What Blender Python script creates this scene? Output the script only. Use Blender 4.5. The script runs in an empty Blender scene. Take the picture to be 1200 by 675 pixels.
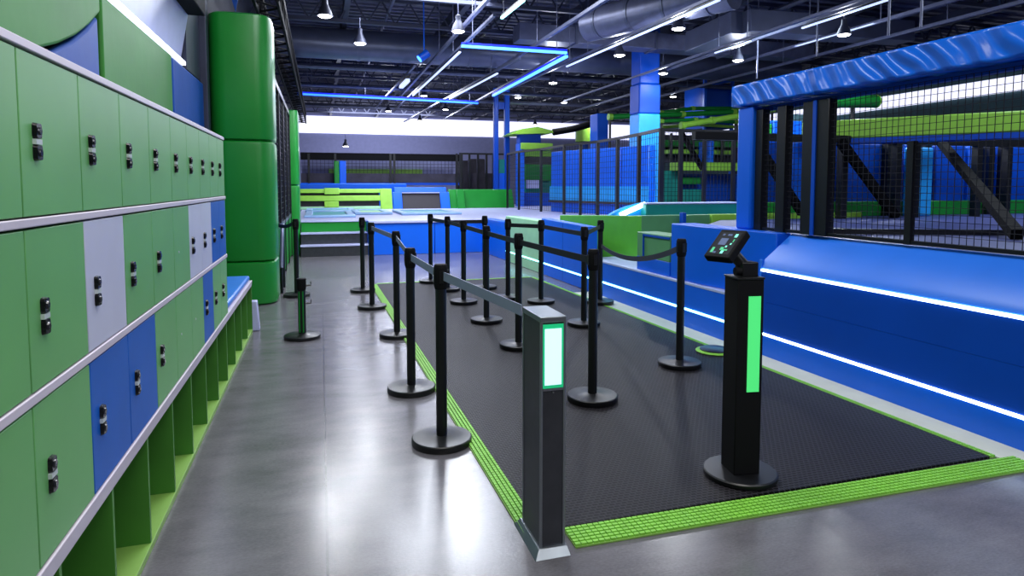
import bpy, bmesh, math, random
from mathutils import Vector, Matrix
random.seed(7)
S = bpy.context.scene
COL = S.collection
PI = math.pi

# ---------------------------------------------------------------- camera
F, HOR, H = 745.0, 217.0, 1.45
PITCH = math.atan(0.0632)
CY = HOR + F * math.tan(PITCH)
YAW = math.radians(-16.738)
cam = bpy.data.cameras.new('camera')
camo = bpy.data.objects.new('camera', cam)
COL.objects.link(camo)
cam.sensor_width = 36
cam.lens = F / 1200 * 36
cam.shift_y = -(337.5 - CY) / 1200
cam.clip_start = 0.02
camo.location = (0, 0, H)
camo.rotation_euler = (PI / 2 - PITCH, 0, YAW)
S.camera = camo


def ray(px, py):
    x, y, z = (px - 600) / F, 1.0, -(py - CY) / F
    c, s = math.cos(PITCH), math.sin(PITCH)
    y, z = y * c + z * s, -y * s + z * c
    c, s = math.cos(-YAW), math.sin(-YAW)
    return Vector((x * c + y * s, -x * s + y * c, z))


def atz(px, py, z):                      # surveyed point at a known height
    r = ray(px, py); t = (z - H) / r.z
    return Vector((0, 0, H)) + r * t


def aty(px, py, Y):                      # surveyed point on a cross plane
    r = ray(px, py); return Vector((0, 0, H)) + r * (Y / r.y)


def atx(px, py, X):
    r = ray(px, py); return Vector((0, 0, H)) + r * (X / r.x)


# ---------------------------------------------------------------- materials
def srgb(c):
    return tuple(((v / 255) / 12.92 if v / 255 <= 0.04045 else ((v / 255 + 0.055) / 1.055) ** 2.4) for v in c) + (1,)


def mat(name, rgb, rough=0.5, metal=0.0, spec=0.5, var=0.06, vscale=6.0, bump=0.0, bscale=40.0, coat=0.0):
    m = bpy.data.materials.new(name); m.use_nodes = True
    nt = m.node_tree; N = nt.nodes; L = nt.links
    b = N['Principled BSDF']
    b.inputs['Roughness'].default_value = rough
    b.inputs['Metallic'].default_value = metal
    b.inputs['Specular IOR Level'].default_value = spec
    b.inputs['Coat Weight'].default_value = coat
    b.inputs['Coat Roughness'].default_value = 0.15
    tc = N.new('ShaderNodeTexCoord')
    nz = N.new('ShaderNodeTexNoise'); nz.inputs['Scale'].default_value = vscale; nz.inputs['Detail'].default_value = 4
    L.new(tc.outputs['Object'], nz.inputs['Vector'])
    rp = N.new('ShaderNodeValToRGB')
    c = srgb(rgb)
    rp.color_ramp.elements[0].position = 0.3; rp.color_ramp.elements[1].position = 0.7
    rp.color_ramp.elements[0].color = tuple(v * (1 - var) for v in c[:3]) + (1,)
    rp.color_ramp.elements[1].color = tuple(min(1, v * (1 + var)) for v in c[:3]) + (1,)
    L.new(nz.outputs['Fac'], rp.inputs['Fac']); L.new(rp.outputs['Color'], b.inputs['Base Color'])
    if bump > 0:
        n2 = N.new('ShaderNodeTexNoise'); n2.inputs['Scale'].default_value = bscale; n2.inputs['Detail'].default_value = 3
        L.new(tc.outputs['Object'], n2.inputs['Vector'])
        bp = N.new('ShaderNodeBump'); bp.inputs['Strength'].default_value = bump; bp.inputs['Distance'].default_value = 0.02
        L.new(n2.outputs['Fac'], bp.inputs['Height']); L.new(bp.outputs['Normal'], b.inputs['Normal'])
    return m


def emit(name, rgb, strength):
    m = bpy.data.materials.new(name); m.use_nodes = True
    b = m.node_tree.nodes['Principled BSDF']
    c = srgb(rgb)
    b.inputs['Base Color'].default_value = c
    b.inputs['Emission Color'].default_value = c
    b.inputs['Emission Strength'].default_value = strength
    return m


M = {}
M['locker_green'] = mat('locker_green', (104, 170, 100), 0.42, spec=0.3, var=0.05, vscale=3)
M['locker_blue'] = mat('locker_blue', (18, 92, 186), 0.45, spec=0.2, var=0.05)
M['locker_white'] = mat('locker_white', (196, 198, 220), 0.4, var=0.03)
M['locker_rail'] = mat('locker_rail', (208, 198, 212), 0.4, var=0.03)
M['cubby_green'] = mat('cubby_green', (128, 172, 80), 0.5)
M['divider_green'] = mat('divider_green', (66, 128, 46), 0.5)
M['bay_green'] = mat('bay_green', (84, 170, 48), 0.38)
M['bay_grey_green'] = mat('bay_grey_green', (88, 150, 100), 0.38)
M['deck_blue'] = mat('deck_blue', (62, 72, 132), 0.45, var=0.1)
M['gap'] = mat('gap', (16, 40, 22), 0.7)
M['lock_black'] = mat('lock_black', (14, 15, 18), 0.25)
M['lock_white'] = mat('lock_white', (190, 200, 200), 0.3)
M['lock_dark'] = mat('lock_dark', (34, 36, 42), 0.15)
M['cushion_blue'] = mat('cushion_blue', (50, 120, 215), 0.35, bump=0.15, bscale=6)
M['pad_green'] = mat('pad_green', (24, 134, 46), 0.34, var=0.08, vscale=2, bump=0.1, bscale=5)
M['pad_olive'] = mat('pad_olive', (52, 122, 46), 0.5, spec=0.2, var=0.08, vscale=2, bump=0.12, bscale=5)
M['pad_blue'] = mat('pad_blue', (14, 68, 152), 0.5, spec=0.2, var=0.06, bump=0.1, bscale=5)
M['pad_lime'] = mat('pad_lime', (142, 200, 66), 0.4, var=0.06)
M['pad_pale'] = mat('pad_pale', (150, 205, 160), 0.45)
M['blue'] = mat('blue_vinyl', (0, 98, 228), 0.38, var=0.05, vscale=2)
M['blue_deep'] = mat('blue_deep', (0, 70, 180), 0.42, spec=0.3, var=0.06, vscale=2)
M['blue_slope'] = mat('blue_slope', (40, 124, 246), 0.34, var=0.06, vscale=2, bump=0.05, bscale=4)
M['sky_pad'] = mat('sky_pad', (40, 160, 240), 0.3)
M['pale_teal'] = mat('pale_teal', (150, 186, 226), 0.4)
M['bed_teal'] = mat('bed_teal', (70, 164, 170), 0.4)
M['teal'] = mat('teal_pad', (20, 140, 125), 0.4)
M['lav'] = mat('lavender_vinyl', (184, 188, 228), 0.35, var=0.05)
M['ledge'] = mat('ledge_top', (176, 190, 232), 0.4)
M['black'] = mat('black_powder', (14, 15, 18), 0.38)
M['black_matte'] = mat('black_matte', (10, 10, 14), 0.75, spec=0.2)
M['brace_black'] = mat('brace_black', (4, 4, 7), 0.8, spec=0.1)
M['bed'] = mat('trampoline_bed', (46, 43, 48), 0.7)
M['steel'] = mat('brushed_steel', (150, 156, 162), 0.32, 0.9, var=0.08, vscale=12)
M['steel_dark'] = mat('dark_steel', (86, 88, 94), 0.34, 0.85, var=0.1, vscale=14)
M['belt_grey'] = mat('belt_grey', (150, 156, 186), 0.6)
M['belt_black'] = mat('belt_black', (20, 22, 30), 0.55)
M['ceil'] = mat('ceiling_deck', (74, 78, 104), 0.6, var=0.2, vscale=1.5)
M['ceil_steel'] = mat('ceiling_steel', (54, 58, 78), 0.45, 0.25, var=0.2, vscale=2)
M['ceil_light'] = mat('ceiling_galvanised', (92, 97, 124), 0.4, 0.35, var=0.15)
M['duct'] = mat('duct_metal', (84, 90, 114), 0.36, 0.4, var=0.1, vscale=3)
M['wall'] = mat('hall_wall', (132, 136, 178), 0.7)
M['wall_dark'] = mat('hall_wall_dark', (42, 44, 54), 0.7)
M['wall_teal'] = mat('hall_wall_teal', (72, 104, 110), 0.7)
M['net'] = mat('net_cord', (12, 16, 30), 0.8)
M['mat_lime'] = mat('mat_edge_lime', (132, 200, 66), 0.55, var=0.1, vscale=30)
M['floor_strip'] = mat('floor_strip', (206, 206, 186), 0.4)
M['hall_dark'] = mat('hall_clutter', (52, 50, 62), 0.8, var=0.5, vscale=2)
M['led_white'] = emit('led_white', (214, 236, 255), 7)
M['led_cove'] = emit('led_cove', (225, 230, 255), 4)
M['led_cyan'] = emit('led_cyan', (150, 240, 250), 7)
M['led_blue'] = emit('led_blue', (40, 100, 255), 5)
M['led_core'] = emit('led_blue_core', (70, 140, 255), 5)
M['led_halo'] = emit('led_halo_blue', (6, 30, 210), 1.6)  # weak deep blue glow standing for the bloom round the blue lines
M['led_line'] = emit('led_line', (190, 205, 255), 1.8)
M['lamp_disc'] = emit('lamp_disc', (255, 248, 240), 30)
M['panel_white'] = emit('bollard_light', (200, 234, 255), 1.3)
M['panel_teal'] = emit('bollard_light_edge', (20, 170, 110), 1.1)
M['panel_green'] = emit('kiosk_light', (74, 216, 116), 1.05)
M['clerestory'] = emit('clerestory_light', (226, 228, 255), 1.9)
M['screen'] = mat('screen_glass', (8, 16, 26), 0.5, spec=0.1)
M['icon_green'] = emit('screen_icon_green', (30, 170, 110), 0.8)
M['icon_teal'] = emit('screen_icon_teal', (110, 230, 200), 1.0)
M['icon_blue'] = emit('screen_icon_blue', (30, 60, 110), 0.5)


def floor_material():
    m = bpy.data.materials.new('hall_floor'); m.use_nodes = True
    nt = m.node_tree; N = nt.nodes; L = nt.links; b = N['Principled BSDF']
    tc = N.new('ShaderNodeTexCoord')
    n1 = N.new('ShaderNodeTexNoise'); n1.inputs['Scale'].default_value = 3.5; n1.inputs['Detail'].default_value = 8; n1.inputs['Roughness'].default_value = 0.65
    n2 = N.new('ShaderNodeTexNoise'); n2.inputs['Scale'].default_value = 90; n2.inputs['Detail'].default_value = 4
    mp = N.new('ShaderNodeMapping'); mp.inputs['Scale'].default_value = (0.7, 1.5, 1)
    L.new(tc.outputs['Object'], mp.inputs['Vector']); L.new(mp.outputs['Vector'], n1.inputs['Vector']); L.new(mp.outputs['Vector'], n2.inputs['Vector'])
    mx = N.new('ShaderNodeMix'); mx.data_type = 'FLOAT'; mx.inputs['Factor'].default_value = 0.35
    L.new(n1.outputs['Fac'], mx.inputs[2]); L.new(n2.outputs['Fac'], mx.inputs[3])
    rp = N.new('ShaderNodeValToRGB')
    rp.color_ramp.elements[0].position = 0.32; rp.color_ramp.elements[0].color = srgb((86, 84, 88))
    rp.color_ramp.elements[1].position = 0.68; rp.color_ramp.elements[1].color = srgb((118, 115, 121))
    L.new(mx.outputs[0], rp.inputs['Fac'])
    br = N.new('ShaderNodeTexBrick')
    br.offset = 0.0; br.inputs['Scale'].default_value = 1.0
    br.inputs['Brick Width'].default_value = 3.4; br.inputs['Row Height'].default_value = 8.0
    br.inputs['Mortar Size'].default_value = 0.006; br.inputs['Mortar Smooth'].default_value = 0.3
    br.inputs['Color1'].default_value = (1, 1, 1, 1); br.inputs['Color2'].default_value = (0.9, 0.9, 0.92, 1); br.inputs['Mortar'].default_value = (0.5, 0.5, 0.52, 1)
    mb = N.new('ShaderNodeMapping'); mb.inputs['Location'].default_value = (0.0, 0.7, 0)
    L.new(tc.outputs['Object'], mb.inputs['Vector']); L.new(mb.outputs['Vector'], br.inputs['Vector'])
    mul = N.new('ShaderNodeMix'); mul.data_type = 'RGBA'; mul.blend_type = 'MULTIPLY'; mul.inputs['Factor'].default_value = 1
    L.new(rp.outputs['Color'], mul.inputs[6]); L.new(br.outputs['Color'], mul.inputs[7])
    L.new(mul.outputs[2], b.inputs['Base Color'])
    rr = N.new('ShaderNodeMapRange'); rr.inputs['To Min'].default_value = 0.17; rr.inputs['To Max'].default_value = 0.28; b.inputs['Specular IOR Level'].default_value = 0.75
    L.new(mx.outputs[0], rr.inputs['Value']); L.new(rr.outputs['Result'], b.inputs['Roughness'])
    bp = N.new('ShaderNodeBump'); bp.inputs['Strength'].default_value = 0.06; bp.inputs['Distance'].default_value = 0.01
    L.new(n2.outputs['Fac'], bp.inputs['Height']); L.new(bp.outputs['Normal'], b.inputs['Normal'])
    return m


def rubber_material():
    m = bpy.data.materials.new('honeycomb_rubber'); m.use_nodes = True
    nt = m.node_tree; N = nt.nodes; L = nt.links; b = N['Principled BSDF']
    tc = N.new('ShaderNodeTexCoord')
    mp = N.new('ShaderNodeMapping'); mp.inputs['Scale'].default_value = (1.0, 1.0, 1)
    L.new(tc.outputs['Object'], mp.inputs['Vector'])
    vo = N.new('ShaderNodeTexBrick'); vo.offset = 0.5
    vo.inputs['Scale'].default_value = 1; vo.inputs['Brick Width'].default_value = 0.030; vo.inputs['Row Height'].default_value = 0.021
    vo.inputs['Mortar Size'].default_value = 0.0055; vo.inputs['Mortar Smooth'].default_value = 0.6
    vo.inputs['Color1'].default_value = (0, 0, 0, 1); vo.inputs['Color2'].default_value = (0, 0, 0, 1); vo.inputs['Mortar'].default_value = (1, 1, 1, 1)
    L.new(mp.outputs['Vector'], vo.inputs['Vector'])
    rp = N.new('ShaderNodeValToRGB')
    rp.color_ramp.elements[0].color = srgb((3, 3, 4)); rp.color_ramp.elements[1].color = srgb((47, 44, 49)); b.inputs['Specular IOR Level'].default_value = 0.22
    L.new(vo.outputs['Color'], rp.inputs['Fac']); L.new(rp.outputs['Color'], b.inputs['Base Color'])
    b.inputs['Roughness'].default_value = 0.5
    bp = N.new('ShaderNodeBump'); bp.inputs['Strength'].default_value = 0.8; bp.inputs['Distance'].default_value = 0.006
    L.new(vo.outputs['Color'], bp.inputs['Height']); L.new(bp.outputs['Normal'], b.inputs['Normal'])
    return m


def wrinkle_material():
    m = mat('wrinkled_vinyl', (24, 116, 245), 0.27, var=0.05)
    nt = m.node_tree; N = nt.nodes; L = nt.links; b = N['Principled BSDF']
    tc = N.new('ShaderNodeTexCoord')
    mp = N.new('ShaderNodeMapping'); mp.inputs['Rotation'].default_value = (math.radians(38), 0, 0)
    L.new(tc.outputs['Object'], mp.inputs['Vector'])
    w = N.new('ShaderNodeTexWave'); w.bands_direction = 'Y'; w.inputs['Scale'].default_value = 1.9
    w.inputs['Distortion'].default_value = 4.0; w.inputs['Detail'].default_value = 1.5; w.inputs['Detail Scale'].default_value = 1.2
    L.new(mp.outputs['Vector'], w.inputs['Vector'])
    bp = N.new('ShaderNodeBump'); bp.inputs['Strength'].default_value = 1.0; bp.inputs['Distance'].default_value = 0.045
    L.new(w.outputs['Fac'], bp.inputs['Height']); L.new(bp.outputs['Normal'], b.inputs['Normal'])
    return m


M['floor'] = floor_material()
M['rubber'] = rubber_material()
M['wrinkle'] = wrinkle_material()

# ---------------------------------------------------------------- mesh helpers
WL = {}                                   # world location of every parent made here


class MB:
    def __init__(s):
        s.v = []; s.f = []; s.m = []; s.mats = []

    def _add(s, vs, fs, mi=0):
        o = len(s.v); s.v += [Vector(v) for v in vs]; s.f += [[i + o for i in f] for f in fs]; s.m += [mi] * len(fs)
        return s

    def hexa(s, p, mi=0):                 # 8 points: bottom ring, top ring
        return s._add(p, [[3, 2, 1, 0], [4, 5, 6, 7], [0, 1, 5, 4], [1, 2, 6, 5], [2, 3, 7, 6], [3, 0, 4, 7]], mi)

    def box(s, a, b, mi=0):
        x0, y0, z0 = [min(a[i], b[i]) for i in range(3)]; x1, y1, z1 = [max(a[i], b[i]) for i in range(3)]
        return s.hexa([(x0, y0, z0), (x1, y0, z0), (x1, y1, z0), (x0, y1, z0), (x0, y0, z1), (x1, y0, z1), (x1, y1, z1), (x0, y1, z1)], mi)

    def bar(s, p, q, w, h, mi=0, up=(0, 0, 1)):      # square bar from p to q
        p, q = Vector(p), Vector(q); d = (q - p).normalized(); u = Vector(up)
        if abs(d.dot(u)) > 0.98: u = Vector((0, 1, 0))
        a = d.cross(u).normalized() * (w / 2); c = a.cross(d).normalized() * (h / 2)
        return s.hexa([p - a - c, p + a - c, q + a - c, q - a - c, p - a + c, p + a + c, q + a + c, q - a + c], mi)

    def prism(s, base, top, mi=0):        # two matching rings
        n = len(base)
        return s._add(list(base) + list(top), [list(range(n))[::-1], list(range(n, 2 * n))] + [[i, (i + 1) % n, (i + 1) % n + n, i + n] for i in range(n)], mi)

    def tube(s, pts, r, n=8, mi=0, cap=True):
        pts = [Vector(p) for p in pts]; rings = []
        for i, p in enumerate(pts):
            d = (pts[min(i + 1, len(pts) - 1)] - pts[max(i - 1, 0)]).normalized()
            u = Vector((0, 0, 1)) if abs(d.z) < 0.95 else Vector((1, 0, 0))
            a = d.cross(u).normalized(); b = a.cross(d)
            rings.append([p + (a * math.cos(2 * PI * k / n) + b * math.sin(2 * PI * k / n)) * r for k in range(n)])
        vs = [v for rg in rings for v in rg]; fs = []
        for i in range(len(pts) - 1):
            for k in range(n):
                fs.append([i * n + k, i * n + (k + 1) % n, (i + 1) * n + (k + 1) % n, (i + 1) * n + k])
        if cap:
            fs += [list(range(n))[::-1], [(len(pts) - 1) * n + k for k in range(n)]]
        return s._add(vs, fs, mi)

    def lathe(s, c, prof, n=32, mi=0):    # profile of (r, z) round the vertical at c
        c = Vector(c); vs = []; fs = []; m = len(prof)
        for r, z in prof:
            for k in range(n):
                vs.append(c + Vector((r * math.cos(2 * PI * k / n), r * math.sin(2 * PI * k / n), z)))
        for i in range(m - 1):
            for k in range(n):
                fs.append([i * n + k, i * n + (k + 1) % n, (i + 1) * n + (k + 1) % n, (i + 1) * n + k])
        fs += [list(range(n))[::-1], [(m - 1) * n + k for k in range(n)]]
        return s._add(vs, fs, mi)

    def ribbon(s, pts, hgt, th, mi=0):    # strap standing on edge along pts
        pts = [Vector(p) for p in pts]
        for p, q in zip(pts, pts[1:]):
            s.bar(p, q, th, hgt, mi)
        return s

    def net(s, p, q, z0, z1, step, r, zq=None):
        p, q = Vector((p[0], p[1], 0)), Vector((q[0], q[1], 0)); L = (q - p).length
        n = max(1, round(L / step))
        for i in range(n + 1):
            x = p.lerp(q, i / n)
            top = z1 if zq is None else z1 + (zq - z1) * i / n
            s.bar((x.x, x.y, z0), (x.x, x.y, top), 2 * r, 2 * r)
        k = max(1, round((z1 - z0) / step))
        for j in range(k + 1):
            z = z0 + (z1 - z0) * j / k
            s.bar((p.x, p.y, z), (q.x, q.y, z), 2 * r, 2 * r)
        return s

    def build(s, name, mats, parent=None, bevel=0.0, seg=2, smooth=False, local=False, label=None):
        me = bpy.data.meshes.new(name)
        off = WL.get(parent.name, Vector((0, 0, 0))) if (parent and not local) else Vector((0, 0, 0))
        me.from_pydata([tuple(v - off) for v in s.v], [], s.f)
        mats = mats if isinstance(mats, (list, tuple)) else [mats]
        for mm in mats: me.materials.append(M[mm] if isinstance(mm, str) else mm)
        for p, i in zip(me.polygons, s.m): p.material_index = i
        bm = bmesh.new(); bm.from_mesh(me); bmesh.ops.recalc_face_normals(bm, faces=bm.faces); bm.to_mesh(me); bm.free()
        o = bpy.data.objects.new(name, me); COL.objects.link(o)
        if parent: o.parent = parent; WL[o.name] = off
        if bevel > 0:
            b = o.modifiers.new('edge', 'BEVEL'); b.width = bevel; b.segments = seg; b.limit_method = 'ANGLE'; b.angle_limit = math.radians(40)
        if smooth or bevel > 0:
            me.shade_smooth() if hasattr(me, 'shade_smooth') else None
            me.set_sharp_from_angle(angle=math.radians(38)) if hasattr(me, 'set_sharp_from_angle') else None
        if label: o['label'] = label
        return o


def thing(name, label, cat, loc=(0, 0, 0), group=None, rot=0):
    o = bpy.data.objects.new(name, None); COL.objects.link(o)
    o.location = loc; o.rotation_euler = (0, 0, rot); WL[o.name] = Vector(loc)
    o.empty_display_size = 0.2
    return tag(o, label, cat, group)


def tag(o, label, cat, group=None):
    o['label'] = label; o['category'] = cat
    if group: o['group'] = group
    return o


def struct(name, mb, m, **k):
    o = mb.build(name, m, **k); o['kind'] = 'structure'; return o


def dup(src, loc, label, rot=None):
    r = src.copy(); COL.objects.link(r); r.location = loc; r['label'] = label
    if rot is not None: r.rotation_euler = (0, 0, rot)
    WL[r.name] = Vector(loc)
    for ch in list(src.children):
        c = ch.copy(); COL.objects.link(c); c.parent = r
        for g in list(ch.children):
            d = g.copy(); COL.objects.link(d); d.parent = c
    return r


def light(kind, loc, energy, color=(1, 1, 1), size=0.2, rot=(0, 0, 0), sizey=None, spot=None, blend=0.6):
    l = bpy.data.lights.new('lamp_or_fill_light', kind); l.energy = energy; l.color = color
    if kind == 'AREA':
        l.size = size
        if sizey: l.shape = 'RECTANGLE'; l.size_y = sizey
    else:
        l.shadow_soft_size = size
    if kind == 'SPOT': l.spot_size = spot or 2.2; l.spot_blend = blend
    o = bpy.data.objects.new('lamp_or_fill_light', l); COL.objects.link(o); o.location = loc; o.rotation_euler = rot
    return o


# ---------------------------------------------------------------- the hall
ZC = 5.6
XR, YB, XL, YF = 19.0, 36.0, -1.36, -6.0
struct('floor', MB().box((XL, YF, -0.1), (XR, YB, 0)), 'floor')
b = MB(); b.box((XL, YF, ZC + 0.05), (XR, YB, ZC + 0.15))
y = 9.0
while y < YB:                                              # corrugated deck ribs
    b.box((XL, y, ZC), (XR, y + 0.14, ZC + 0.05)); y += 0.3
struct('ceiling', b, 'ceil')
struct('wall_left', MB().box((XL - 0.1, YF, 0), (XL, YB, ZC)), 'wall_dark')
struct('wall_front', MB().box((XL, YF - 0.1, 0), (XR, YF, ZC)), 'wall_dark')
ZB0, ZB1 = 4.25, 5.16
struct('wall_back', MB().box((XL, YB, 0), (XR, YB + 0.1, ZC)), 'wall')
struct('wall_right', MB().box((XR, YF, 0), (XR + 0.1, YB, ZC)), 'wall_teal')
# lit clerestory bands high on the two far walls
struct('window_1', MB().box((XL, YB - 0.06, ZB0), (XR - 0.1, YB, ZB1)), 'clerestory')
struct('window_2', MB().box((XR - 0.06, 0, 4.12), (XR, YB - 0.1, 4.55)), 'clerestory')

# ceiling joists, purlins and pipes
for i, yy in enumerate((9.5, 12.2, 14.3, 17.6, 19.4, 21.6, 24.0, 26.5, 29.0, 32.0)):
    b = MB(); z0, z1 = 4.95, 5.45
    b.bar((XL, yy, z1), (XR, yy, z1), 0.1, 0.07); b.bar((XL, yy, z0), (XR, yy, z0), 0.1, 0.07)
    n = 34
    for k in range(n):
        x0 = XL + (XR - XL) * k / n; x1 = XL + (XR - XL) * (k + 0.5) / n; x2 = XL + (XR - XL) * (k + 1) / n
        b.bar((x0, yy, z0), (x1, yy, z1), 0.035, 0.035); b.bar((x1, yy, z1), (x2, yy, z0), 0.035, 0.035)
    struct('ceiling_beam', b, 'ceil_steel')
for xx in (0.6, 3.0, 5.6, 8.4, 11.2, 14.0, 16.6):
    struct('ceiling_beam', MB().bar((xx, 6, 5.3), (xx, YB, 5.3), 0.12, 0.26), 'ceil_steel')

px_n = 0
for (xx, z, r, m, lab) in ((1.5, 5.23, 0.035, 'ceil_light', 'thin galvanised pipe running down the hall over the queue mat'),
                           (4.0, 5.25, 0.05, 'ceil_steel', 'dark pipe running down the hall over the blue ledge'),
                           (6.9, 5.23, 0.04, 'ceil_light', 'thin pipe running down the hall over the net cage'),
                           (9.6, 5.26, 0.06, 'ceil_steel', 'thick dark pipe running down the hall beyond the net cage'),
                           (12.6, 5.24, 0.045, 'ceil_light', 'pale pipe running down the hall near the far teal wall')):
    p = thing('ceiling_pipe', lab, 'pipe', (xx, 6, z), 'pipes under the ceiling')
    MB().tube([(xx, 6, z), (xx, 30, z)], r, 8).build('pipe_run', m, p, smooth=True)
    for k in range(8): MB().tube([(xx, 8 + 3 * k, z), (xx, 8 + 3 * k, ZC)], 0.008, 5).build('hanger_rod', m, p)
for (yy, z, r, x0, x1, lab) in ((17.9, 4.6, 0.06, -1, 17, 'cross pipe behind the round air duct'),
                                (20.6, 4.5, 0.05, -1, 17, 'second cross pipe behind the round air duct'), (23.2, 4.55, 0.07, -1, 17, 'thick cross pipe near the long blue light line'),
                                (27.5, 4.7, 0.06, -1, 17, 'cross pipe nearest the lit band of the back wall')):
    p = thing('cross_pipe', lab, 'pipe', (x0, yy, z), 'pipes across the ceiling')
    MB().tube([(x0, yy, z), (x1, yy, z)], r, 8).build('pipe_run', 'ceil_light', p, smooth=True)
    for k in range(7): MB().tube([(x0 + 0.8 + 2.4 * k, yy, z), (x0 + 0.8 + 2.4 * k, yy, ZC)], 0.008, 5).build('hanger_rod', 'ceil_light', p)

# galvanised channels hung low under the joists
for px, py, z, L0, L1, lab in ((560, 12, 4.34, 1.5, 12, 'grey channel running away beside the small blue spotlight'), (690, 12, 4.34, 3, 12, 'grey channel passing under the silver duct'),
                               (905, 62, 4.4, 5, 12, 'grey channel above the end of the near blue padded beam'), (1060, 38, 4.4, 3, 14, 'grey channel above the middle of the near blue padded beam')):
    c = atz(px, py, z); t = thing('steel_channel', lab, 'channel', c, 'grey channels under the ceiling')
    MB().box((c.x - .03, c.y - L0, c.z - .03), (c.x + .03, c.y + L1, c.z + .03)).build('channel_run', 'ceil_light', t)
    for k in range(4):
        y = c.y - L0 + (L0 + L1) * (k + .5) / 4; MB().tube([(c.x, y, c.z), (c.x, y, ZC)], .01, 6).build('hanger_rod', 'ceil_light', t)
for px, py0, py1, z, lab in ((1079, -5, 32, 3.3, 'pale drop rod above the near blue padded beam, closest to the camera'), (1041, 20, 42, 3.3, 'middle pale drop rod above the near blue padded beam'), (957, 30, 66, 3.6, 'pale drop rod hanging beside the lone bright lamp'), (887, 64, 92, 3.6, 'short pale drop rod over the end of the near blue padded beam')):
    lo = atz(px, py1, z); o = MB().tube([lo, (lo.x, lo.y, ZC)], .014, 8).build('drop_rod', 'ceil_light', smooth=True); tag(o, lab, 'rod', 'pale rods hanging from the ceiling')
# ducts
d = thing('round_duct', 'long round grey air duct spanning the ceiling crossways', 'duct', (2, 15.9, 4.45))
MB().tube([(-1.3, 15.9, 4.8), (13.5, 15.9, 4.8)], 0.36, 28).build('duct_body', 'duct', d, smooth=True)
for x in (0.9, 3.6, 6.3, 9.0): MB().tube([(x, 15.9, 4.8), (x + 0.06, 15.9, 4.8)], 0.375, 28).build('duct_collar', 'duct', d, smooth=True)
a0 = atz(690, 30, 4.48); a1 = atz(860, -12, 4.5)
d = thing('silver_duct', 'wide silver round duct with bands high over the hall', 'duct', (a0.x, a0.y, 4.5))
MB().tube([a0, a1], 0.30, 24).build('duct_body', 'ceil_light', d, smooth=True)
for t in (0.1, 0.35, 0.6, 0.85):
    p = a0.lerp(a1, t); q = a0.lerp(a1, t + 0.02); MB().tube([p, q], 0.312, 24).build('duct_band', 'duct', d, smooth=True)
p0, p1 = atz(815, 50, 4.6), atz(870, 27, 4.6)
d = thing('square_duct', 'square grey air duct elbow beside the bright high bay lamps', 'duct', (p0.x, p0.y, 4.4))
MB().bar(p0, p1, 0.5, 0.42).build('duct_body', 'duct', d, bevel=0.01)
MB().bar(p1, p1 + Vector((4.2, 0.15, 0.12)), 0.5, 0.42).build('duct_branch', 'duct', d, bevel=0.01)
d = thing('second_cross_duct', 'lower square duct crossing behind the tall blue column', 'duct', (4, 14.2, 4.6))
MB().box((4.2, 13.4, 4.62), (12, 13.9, 4.98)).build('duct_body', 'ceil_light', d, bevel=0.01)
for x in (5.5, 7.5, 9.5): MB().box((x, 13.37, 4.59), (x + 0.06, 13.93, 5.01)).build('duct_flange', 'duct', d)

# linear lights
def line_light(p, q, m, w, lab, cat='linear light', rods=(0.1, 0.9), ext=None):
    t = thing('linear_light', lab, cat, (p.x, p.y, p.z), 'linear lights under the ceiling')
    dirv = (q - p).normalized()
    MB().bar(p + Vector((0, 0, w * 0.8)), q + Vector((0, 0, w * 0.8)), w * 0.9, w * 0.6).build('housing', 'led_halo' if m in ('led_core', 'led_blue') else 'black', t)  # on blue lines the housing itself glows, imitating a halo round the tube
    MB().bar(p, q, w, w * 0.7).build('light_tube', m, t)
    if ext:
        u = Vector((0, 0, w * 1.5 + .02)); MB().bar(p - dirv * ext[0] + u, q + dirv * ext[1] + u, .05, .045).build('mounting_channel', 'ceil_light', t)
    for k in rods:
        c = p.lerp(q, k); MB().tube([(c.x, c.y, c.z + w), (c.x, c.y, ZC)], 0.008, 6).build('hanger_rod', 'ceil_light', t)
    return t


ZL = 4.02
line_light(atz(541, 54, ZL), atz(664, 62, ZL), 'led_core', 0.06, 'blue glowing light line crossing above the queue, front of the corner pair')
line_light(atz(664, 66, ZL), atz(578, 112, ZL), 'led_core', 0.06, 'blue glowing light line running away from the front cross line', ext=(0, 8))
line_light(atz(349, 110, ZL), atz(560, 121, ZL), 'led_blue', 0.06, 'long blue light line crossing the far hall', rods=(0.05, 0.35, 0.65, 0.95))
line_light(atz(539, 61, ZL), atz(484, 112, ZL), 'led_line', 0.038, 'white light line running away below the blue cross line', ext=(2.5, 5))
line_light(atz(583, 86, ZL), atz(527, 116, ZL), 'led_line', 0.038, 'short white light line between the blue lines', ext=(1.5, 8))
line_light(atz(843, 0, ZL), atz(664, 78, ZL), 'led_line', 0.036, 'longest white light line running over the tall blue column', ext=(0, 5), rods=(0.8, 0.97))
line_light(atz(614, 0, ZL), atz(588, 21, ZL), 'led_cyan', 0.04, 'short pale cyan light line at the top of the view')
line_light(atz(478, 94, ZL), atz(470, 102, ZL), 'led_line', 0.1, 'stubby white light bar near the round duct', rods=(0.5,), ext=(1, 6))
line_light(atz(940, 33, ZL + .1), atz(1040, 0, ZL + .1), 'led_line', 0.035, 'white light line over the near blue padded beam', ext=(6, 1))
line_light(atz(880, 48, ZL), atz(838, 62, ZL), 'led_line', 0.03, 'faint white light line beside the square duct', ext=(4, 8))

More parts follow.
